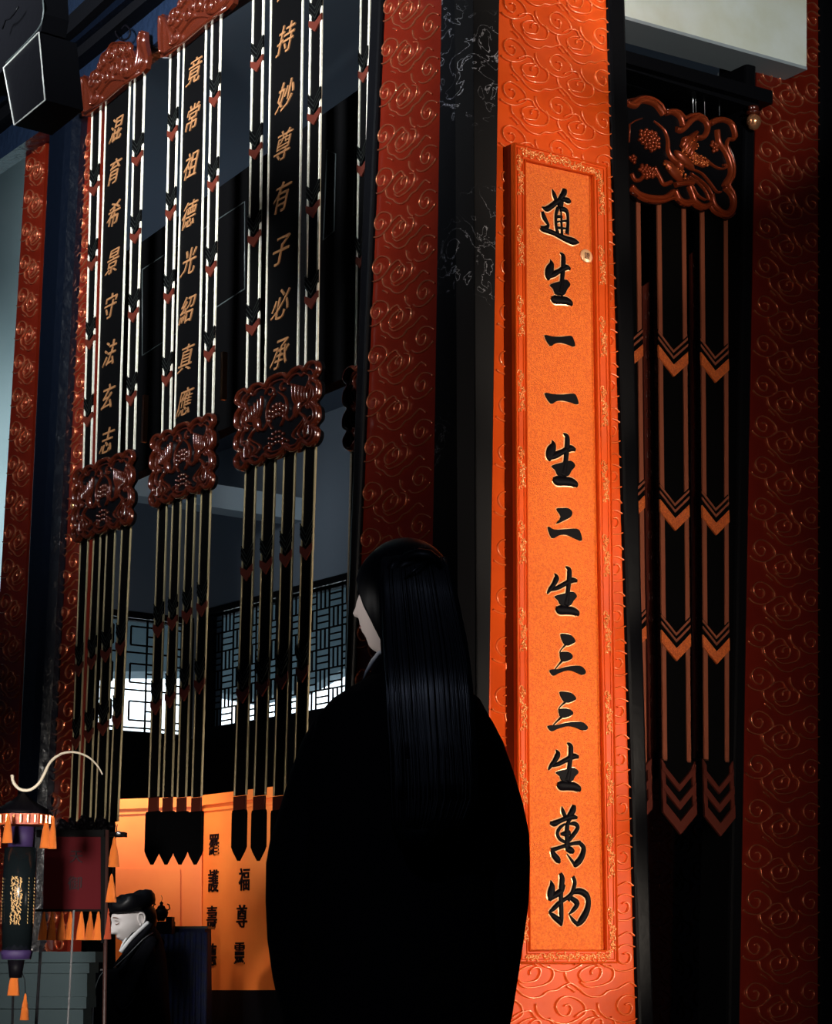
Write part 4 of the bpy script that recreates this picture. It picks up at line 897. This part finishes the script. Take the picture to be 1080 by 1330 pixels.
tube(bm, [FN.W(*FN.L(33, 1290)), FN.W(*FN.L(32, 1272)), FN.W(*FN.L(28, 1262))], .0012, 5); part('cord', bm, 'ink', ll)
bm = new(); tube(bm, [tuple(FN.W(*FN.L(x, y))) for x, y in catmull([(2, 1058), (8, 1044), (28, 1038), (46, 1046), (56, 1056)], 4)], .0016, 5); part('canopy_arch', bm, 'steel', ll)
bm = new(); tube(bm, [tuple(FN.W(*FN.L(x, y))) for x, y in catmull([(16, 1009), (18, 1017), (26, 1025), (38, 1026), (50, 1018), (58, 1004), (66, 989), (80, 979), (97, 977), (114, 983), (126, 994), (133, 1006)], 5)], [.0022 + .0028 * min(1, (55 - i) / 30) for i in range(56)], 8)
hk = part('curved_hook', bm, 'wire', None); tag(hk, 'pale S-curved cane hook above the glass lantern', 'hook')
bm = new(); blob(bm, *FN.L(16, 1008), -6.2, .0065, .005, .0065); part('hook_end', bm, 'wire', hk)
bm = new(); tube(bm, [FN.W(*FN.L(30, 1025)), FN.W(*FN.L(30, 1033))], .0015, 5); part('hanging_cord', bm, 'ink', hk)
# dark carved shelf end below the first hanging
bm = new(); Fc = FY(7.1); rg = random.Random(2)
u, z = Fc.L(110, 1075)
for i in range(26):
    a_, r_ = i * 2.4, .09 * math.sqrt(i / 26); blob(bm, u + r_ * 1.1 * math.cos(a_), z + .35 * r_ * math.sin(a_), 0, .018, .012, .012, a_, 6, 4)
    ridge(bm, [(u + r_ * 1.2 * math.cos(a_) + .012 * math.cos(t), z + .4 * r_ * math.sin(a_) + .012 * math.sin(t)) for t in (0, 1, 2, 3, 4)], .003, .004, .011, prof=4)
slab(bm, [(u - .14, z - .03), (u + .14, z - .03), (u + .14, z - .015), (u - .14, z - .015)], -.05, .01)
o = part('carved_bracket', bm, 'ink', None, Fc); tag(o, 'black carved foliage bracket above the maroon pennant', 'bracket')

# ================================================================ people
def head_mesh(mtx, scale=1., k=1.):
    """head in local axes: +x face, +y the head's left, +z up; 0.23 m tall"""
    bm = new(); nu, nv = 72, 56; rows = []
    def g(v, m, s): return math.exp(-((v - m) / s) ** 2)
    def pt(t, f):
        dx, dy, dz = math.sin(t) * math.cos(f), math.sin(t) * math.sin(f), math.cos(t)
        x, y, z = .094 * dx, .074 * dy, .116 * dz
        if z < .0: y *= 1 - .30 * (min(1, -z / .11)) ** 1.5; x = x * (1 - .10 * (-z / .116)) + .010 * (-z / .116)
        if z < -.01 and dx < 0: x *= 1 - .35 * min(1, (-z - .01) / .08)
        if dx > 0:
            fr = dx ** .6
            ay = abs(y)
            x += fr * .006 * g(z, .036, .016)                                    # brow
            x -= fr * .011 * g(ay, .031, .016) * g(z, .012, .013)                # sockets
            x += fr * .006 * g(ay, .031, .012) * g(z, .012, .008)                # lids
            if z > -.03: x += fr * .027 * g(y, 0, .0105) * max(0, min(1, (.032 - z) / .058)) ** 1.2   # nose
            else: x += fr * .027 * g(y, 0, .0105) * g(z, -.03, .006)
            x += fr * .007 * g(ay, .012, .006) * g(z, -.026, .007)               # nostrils
            x += fr * .005 * g(ay, .040, .016) * g(z, -.018, .02)                # cheeks
            x += fr * .008 * g(y, 0, .020) * (g(z, -.052, .0055) + g(z, -.064, .006))   # lips
            x -= fr * .004 * g(y, 0, .026) * g(z, -.058, .0022)
            x -= fr * .003 * g(y, 0, .02) * g(z, -.076, .006)
            x += fr * .010 * g(y, 0, .018) * g(z, -.096, .012)                   # chin
        return mtx @ (Vector((x, y, z)) * scale)
    for j in range(1, nv): rows.append([bm.verts.new(pt(PI * j / nv, 2 * PI * i / nu)) for i in range(nu)])
    a = bm.verts.new(pt(.0001, 0)); b = bm.verts.new(pt(PI - .0001, 0))
    for i in range(nu): face(bm, (a, rows[0][i], rows[0][(i + 1) % nu]), True); face(bm, (b, rows[-1][(i + 1) % nu], rows[-1][i]), True)
    for r0, r1 in zip(rows, rows[1:]):
        for i in range(nu): face(bm, (r0[i], r1[i], r1[(i + 1) % nu], r0[(i + 1) % nu]), True)
    return bm
def hmat(c, az, pitch, roll=0):
    """az: heading of the face in the floor plane (radians from +x); pitch: negative looks down"""
    return Matrix.Translation(Vector(c)) @ Matrix.Rotation(az, 4, 'Z') @ Matrix.Rotation(-pitch, 4, 'Y') @ Matrix.Rotation(roll, 4, 'X')
def ear(bm, mtx, s):
    pts = [(-.006, .073, .020), (-.020, .082, .030), (-.034, .086, .022), (-.036, .085, .004), (-.028, .080, -.014), (-.016, .075, -.026), (-.008, .072, -.022)]
    tube(bm, [mtx @ Vector((x, s * y, z)) for x, y, z in catmull(pts, 3)], [.0045] * 19, 6)
    rings = [[mtx @ Vector((-.018 + r * .017 * math.cos(a), s * (.070 + o), .003 + r * .028 * math.sin(a))) for a in [2 * PI * i / 12 for i in range(12)]] for r, o in ((1, 0), (1, .006), (.9, .010), (.5, .007))]
    loft(bm, rings)
    rings = [[mtx @ Vector((-.010 + .006 * r * math.cos(a), s * (.072 + o), -.022 + .009 * r * math.sin(a))) for a in [2 * PI * i / 8 for i in range(8)]] for r, o in ((1, 0), (1, .006), (.5, .010))]
    loft(bm, rings)
def ell_ring(cx, cy, z, rx, ry, n=48, fold=0., nf=9, ph=0., rot=0.):
    P = []
    for k in range(n):
        a = 2 * PI * k / n; f = 1 + fold * math.sin(nf * a + ph) + fold * .6 * math.sin(2.3 * nf * a + ph * 1.7)
        x, y = rx * f * math.cos(a), ry * f * math.sin(a); P.append(Vector((cx + x * math.cos(rot) - y * math.sin(rot), cy + x * math.sin(rot) + y * math.cos(rot), z)))
    return P
# ---- woman seen from behind
WY = 4.1; FWn = FY(WY)
def wx(px): return (px - 540) / 2713 * WY
def wz(py): return FWn.L(540, py)[1]
wom = thing('person', 'person with long black hair in black robe, seen from behind looking left', 'person', (wx(520), WY, 0))
hc = (wx(519), WY + .0, wz(781)); Mh = hmat(hc, math.radians(145), math.radians(6))
bm = head_mesh(Mh); 
for s in (-1, 1): ear(bm, Mh, s)
nz0, nz1 = wz(900), wz(800)
loft(bm, [ell_ring(wx(528), WY + .01, nz0 + (nz1 - nz0) * t, .062 - .012 * t, .060 - .010 * t, 20) for t in (0, .25, .5, .75, 1)])
part('head_and_neck', bm, 'skin', wom)
bm = new()
for s in (-1, 1):
    tube(bm, [Mh @ Vector(p) for p in ((.083, s * .014, .040), (.086, s * .028, .046), (.078, s * .045, .040))], [.002, .0026, .001], 5)
    tube(bm, [Mh @ Vector(p) for p in ((.082, s * .020, .011), (.084, s * .031, .014), (.076, s * .044, .010))], [.001, .0018, .001], 5)
part('brow_and_lash', bm, 'hair', wom)
bm = new(); tube(bm, [Mh @ Vector(p) for p in ((.080, -.02, -.058), (.089, -.008, -.056), (.0905, 0, -.057), (.089, .008, -.056), (.080, .02, -.058))], [.001, .003, .0035, .003, .001], 6); part('lips', bm, 'lip', wom)
# hair cap, bun, fall
bm = new(); rows = []
nu, nv = 56, 30
for j in range(0, nv + 1):
    row = []
    for i in range(nu):
        f = 2 * PI * i / nu; fr = math.cos(f)              # 1 = face side
        tmax = PI * (.80 - .47 * max(0, fr) ** .6 if fr > -.3 else .80); t = .02 + tmax * j / nv
        dx, dy, dz = math.sin(t) * math.cos(f), math.sin(t) * math.sin(f), math.cos(t)
        rp = 1 + .012 * math.sin(26 * f)
        row.append(Mh @ Vector((.112 * dx * rp - .008, .092 * dy * rp, .127 * dz + .004)))
    rows.append(row)
loft(bm, rows); hr = part('hair_cap', bm, 'hair', wom)
bm = new()
for q in range(4):
    base = Vector((wx(540 + 6 * math.cos(q * 1.6)), WY - .105 + .01 * q, wz(752 + 10 * math.sin(q * 1.6))))
    pts = [base + Vector((.038 * math.cos(q + t * .55), -.012 - .012 * math.sin(t * .9), .026 * math.sin(q + t * .55))) for t in range(10)]
    tube(bm, pts, [.006 + .010 * math.sin(PI * i / 9) for i in range(10)], 8)
part('twisted_bun', bm, 'hair', wom)
bm = new(); tube(bm, [(wx(523), WY - .135, wz(770)), (wx(540), WY - .15, wz(757)), (wx(556), WY - .13, wz(745))], .003, 6); part('hair_pin', bm, 'steel', wom)
HF = [(735, 494, 582, -.075), (765, 492, 590, -.10), (800, 494, 597, -.115), (850, 496, 606, -.15), (900, 500, 611, -.19), (950, 503, 614, -.2), (1000, 507, 617, -.205), (1050, 509, 618, -.205), (1085, 512, 600, -.2), (1110, 520, 560, -.2)]
bm = new(); rings = []
for y, l, r, dy in HF:
    cx, rx = wx((l + r) / 2), (wx(r) - wx(l)) / 2; n = 40; P = []
    for k in range(n):
        a = 2 * PI * k / n; f = 1 + .03 * math.sin(11 * a) + .02 * math.sin(17 * a + 1); P.append(Vector((cx + rx * f * math.cos(a), WY + dy + .035 * f * math.sin(a), wz(y))))
    rings.append(P)
loft(bm, rings); part('long_hair', bm, 'hair', wom)
bm = new(); rg = random.Random(9)
for s_ in range(170):
    t = rg.random(); e = 1030 + 85 * rg.random() * (1 - .3 * t); wob = (rg.random() - .5) * 5; pts = []
    for y, l, r, dy in HF:
        if y > e: break
        x = l + (r - l) * (.02 + .96 * t) + wob * (y - 735) / 350
        pts.append((wx(x), WY + dy - .036 * math.sqrt(max(.05, 1 - (2 * t - 1) ** 2)) - .002, wz(y)))
    if len(pts) > 2: tube(bm, catmull(pts, 2), .0012 + .0008 * rg.random(), 4)
part('hair_strands', bm, mat('hair_sheen', (.004, .004, .008), .35, 0, None, .8), wom, stuff=True)
# robe
RB = [(868, 496, 560, .06), (880, 475, 585, .075), (893, 452, 606, .09), (908, 428, 625, .105), (930, 408, 637, .12), (970, 396, 642, .135), (1040, 392, 645, .145), (1120, 392, 648, .15), (1200, 388, 650, .155), (1300, 380, 655, .165), (1500, 366, 660, .19), (1700, 356, 668, .21), (1868, 350, 672, .22)]
bm = new(); loft(bm, [ell_ring(wx((l + r) / 2), WY, wz(y), (wx(r) - wx(l)) / 2, d, 72, .004 + .018 * max(0, (y - 900) / 900), 9, .4) for y, l, r, d in RB]); part('robe', bm, 'robe', wom)
# wide sleeves, each a lofted bag from the shoulder
for S_ in ([(905, 432, 470), (930, 403, 470), (960, 386, 465), (1000, 371, 460), (1050, 356, 455), (1090, 344, 450), (1120, 339, 445), (1170, 339, 440), (1220, 342, 435), (1270, 350, 430), (1320, 362, 425), (1350, 372, 420)],
           [(912, 590, 628), (935, 590, 644), (960, 590, 657), (1000, 592, 671), (1040, 595, 683), (1080, 598, 691), (1120, 600, 692), (1170, 602, 690), (1220, 605, 683), (1270, 608, 675), (1320, 612, 667), (1350, 615, 660)]):
    bm = new(); loft(bm, [ell_ring(wx((l + r) / 2), WY + .05 + .05 * min(1, (y - 900) / 300), wz(y), (wx(r) - wx(l)) / 2, .09 + .06 * min(1, (y - 900) / 250), 40, .012, 7, 1.) for y, l, r in S_]); part('sleeve', bm, 'robe', wom)
bm = new(); loft(bm, [ell_ring(wx(527), WY + .0, wz(y), r, r * .95, 24) for y, r in ((882, .078), (868, .068), (853, .060))], cap=False); part('robe_collar', bm, 'robe', wom)
bm = new(); tube(bm, [(wx(468), WY + .02, wz(884)), (wx(474), WY + .0, wz(872)), (wx(482), WY - .01, wz(860)), (wx(491), WY - .02, wz(850)), (wx(498), WY - .03, wz(848))], [.0015, .0035, .005, .005, .003], 6); part('white_collar', bm, 'cloth_white', wom, label='white inner collar edge')

# ---- kneeling priest
KY = 10.3; FK = FY(KY)
def kx(px): return (px - 540) / 2713 * KY
def kz(py): return FK.L(200, py)[1]
mn = thing('person', 'person in black cap and black robe kneeling with bowed pale face', 'person', (kx(190), KY, 0))
hc = (kx(170), KY, kz(1196)); Mk = hmat(hc, math.radians(207), math.radians(-16), math.radians(0)) @ Matrix.Scale(1.05, 4)
bm = head_mesh(Mk)
for s in (-1, 1): ear(bm, Mk, s)
tube(bm, [(kx(184), KY + .01, kz(1208)), (kx(193), KY + .01, kz(1225))], [.055, .06], 16)
part('head_and_neck', bm, 'face', mn)
bm = new()
for s in (-1, 1):
    tube(bm, [Mk @ Vector(p) for p in ((.092, s * .012, .037), (.0935, s * .026, .042), (.086, s * .042, .038), (.078, s * .050, .032))], [.0015, .0025, .0022, .001], 5)
    tube(bm, [Mk @ Vector(p) for p in ((.0885, s * .018, .010), (.0895, s * .028, .007), (.085, s * .038, .008), (.078, s * .046, .012))], [.0012, .002, .002, .001], 5)
    tube(bm, [Mk @ Vector(p) for p in ((.0885, s * .018, .022), (.0885, s * .030, .025), (.080, s * .045, .020))], [.0006, .0011, .0006], 5)
part('brow_and_lid', bm, 'trim', mn)
bm = new(); tube(bm, [Mk @ Vector(p) for p in ((.081, -.019, -.059), (.090, -.008, -.057), (.0915, 0, -.058), (.090, .008, -.057), (.081, .019, -.059))], [.0008, .0024, .003, .0024, .0008], 6); part('lips', bm, 'lip', mn)
# cap: soft scalloped crown over black hair
bm = new(); rows = []
for j in range(0, 17):
    row = []
    for i in range(48):
        f = 2 * PI * i / 48; fr = math.cos(f); side = abs(math.sin(f))
        tm = PI * (.33 if fr > -.3 else (.33 + .36 * min(1, (-.3 - fr) / .25))); t = .02 + tm * j / 16
        rows_r = 1.12 + .05 * (1 if j > 9 else 0)
        row.append(Mk @ Vector((.098 * rows_r * math.sin(t) * math.cos(f) - .006, .080 * rows_r * math.sin(t) * math.sin(f), .118 * 1.04 * math.cos(t) + .006)))
    rows.append(row)
loft(bm, rows); part('hair', bm, 'hair', mn)
bm = new(); rows = []
for zz, r, sc in ((.050, 1.13, 0), (.068, 1.20, 0), (.092, 1.22, .01), (.112, 1.10, .03), (.122, .80, .05), (.120, .45, .04), (.116, .1, 0)):
    rows.append([Mk @ Vector((.092 * r * (1 + sc * math.cos(5 * a)) * math.cos(a) - .022, .082 * r * (1 + sc * math.cos(5 * a)) * math.sin(a), zz + .006 * math.cos(5 * a) * (sc > 0))) for a in [2 * PI * i / 60 for i in range(60)]])
loft(bm, rows); part('cap', bm, 'hair', mn, label='black soft scalloped cap')
KB = [(1203, 182, 200, .05), (1212, 168, 206, .10), (1225, 162, 211, .15), (1245, 158, 215, .19), (1270, 156, 218, .20), (1300, 156, 220, .20), (1340, 155, 224, .2), (1420, 150, 236, .22), (1500, 146, 250, .24), (1582, 142, 262, .26)]
bm = new(); loft(bm, [ell_ring(kx((l + r) / 2), KY, max(.0, kz(y)), (kx(r) - kx(l)) / 2, d, 56, .004 + .02 * max(0, (y - 1210) / 370), 8, .3) for y, l, r, d in KB]); part('robe', bm, 'robe', mn)
# forearm sleeves hanging forward
for dy in (-.15, .10):
    bm = new(); rings = []
    for x, yt, yb, d in ((206, 1216, 1245, .05), (196, 1218, 1290, .075), (184, 1232, 1345, .075), (170, 1250, 1385, .065), (156, 1258, 1400, .055), (143, 1260, 1405, .045), (130, 1262, 1400, .035), (124, 1266, 1390, .03)):
        zc, rz = (kz(yt) + kz(yb)) / 2, (kz(yt) - kz(yb)) / 2
        rings.append([Vector((kx(x) + .010 * math.sin(3 * a), KY + dy + d * math.cos(a) * (1 + .08 * math.sin(7 * a)), zc + rz * math.sin(a))) for a in [2 * PI * i / 32 for i in range(32)]])
    loft(bm, rings); part('sleeve', bm, 'robe', mn)
for dy, m, x0 in ((-.19, 'cloth_white', 137), (.07, 'copper', 124)):
    bm = new(); tube(bm, [tuple(p) for p in catmull([(kx(x0 + 5), KY + dy, kz(1262)), (kx(x0), KY + dy - .01, kz(1270)), (kx(x0 - 5), KY + dy - .01, kz(1290)), (kx(x0 - 6), KY + dy, kz(1330)), (kx(x0 - 4), KY + dy, kz(1390))], 4)], .0022, 6); part('sleeve_trim', bm, m, mn)
bm = new()
for s_ in (0, 1):
    tube(bm, [tuple(p) for p in catmull([(kx(192 - 7 * s_), KY - .19, kz(1268 + 14 * s_)), (kx(180), KY - .232, kz(1302 + 12 * s_)), (kx(166), KY - .235, kz(1308 + 14 * s_)), (kx(152), KY - .21, kz(1285 + 10 * s_))], 4)], .006, 6)
part('sleeve_fold', bm, 'robe', mn)
bm = new()   # collar: two crossing white bands and a dark facing with pale piping
def band(pts, w_, m, nm):
    bm = new(); tube(bm, [tuple(p) for p in catmull(pts, 4)], w_, 8); part(nm, bm, m, mn)
band([(kx(194), KY - .085, kz(1199)), (kx(186), KY - .12, kz(1208)), (kx(176), KY - .155, kz(1219)), (kx(168), KY - .17, kz(1230)), (kx(163), KY - .175, kz(1237))], .0115, 'cloth_white', 'white_collar')
band([(kx(160), KY - .12, kz(1236)), (kx(164), KY - .13, kz(1226)), (kx(168), KY - .12, kz(1219))], .006, 'cloth_white', 'white_collar')
band([(kx(198), KY - .09, kz(1202)), (kx(192), KY - .15, kz(1213)), (kx(181), KY - .185, kz(1226)), (kx(168), KY - .20, kz(1242)), (kx(158), KY - .2, kz(1255))], .014, 'robe', 'collar_facing')
band([(kx(201), KY - .10, kz(1212)), (kx(193), KY - .185, kz(1219)), (kx(183), KY - .21, kz(1230)), (kx(170), KY - .222, kz(1244)), (kx(156), KY - .22, kz(1257))], .0022, mat('grey_piping', (.20, .20, .21), .5), 'collar_piping')
# hands joined at the sleeve mouths: palm plus five fingers each
for dy in (-.03, .03):
    bm = new(); hx0, hz0 = kx(132), kz(1266)
    loft(bm, [[Vector((hx0 + .085 - .085 * t, KY + dy * (1 - .4 * t) + (.026 - .010 * abs(t - .4)) * math.cos(a), hz0 + .002 * t + (.016 - .003 * t) * math.sin(a))) for a in [2 * PI * i / 14 for i in range(14)]] for t in (0, .3, .6, .9, 1.0)])
    for k, ln_ in enumerate((.050, .056, .052, .042)):
        y0 = KY + dy * .6 + (k - 1.5) * .0115; tube(bm, [(hx0 + .004, y0, hz0 + .006), (hx0 - ln_ * .45, y0, hz0 + .004), (hx0 - ln_ * .8, y0 - dy * .15, hz0 - .010), (hx0 - ln_ * .85, y0 - dy * .25, hz0 - .022)], [.0075, .007, .0065, .005], 7)
    tube(bm, [(hx0 + .05, KY + dy * .3, hz0 + .010), (hx0 + .02, KY - dy * .1, hz0 + .020), (hx0 - .005, KY - dy * .2, hz0 + .022)], [.009, .008, .006], 7)
    part('hand', bm, 'skin', mn)
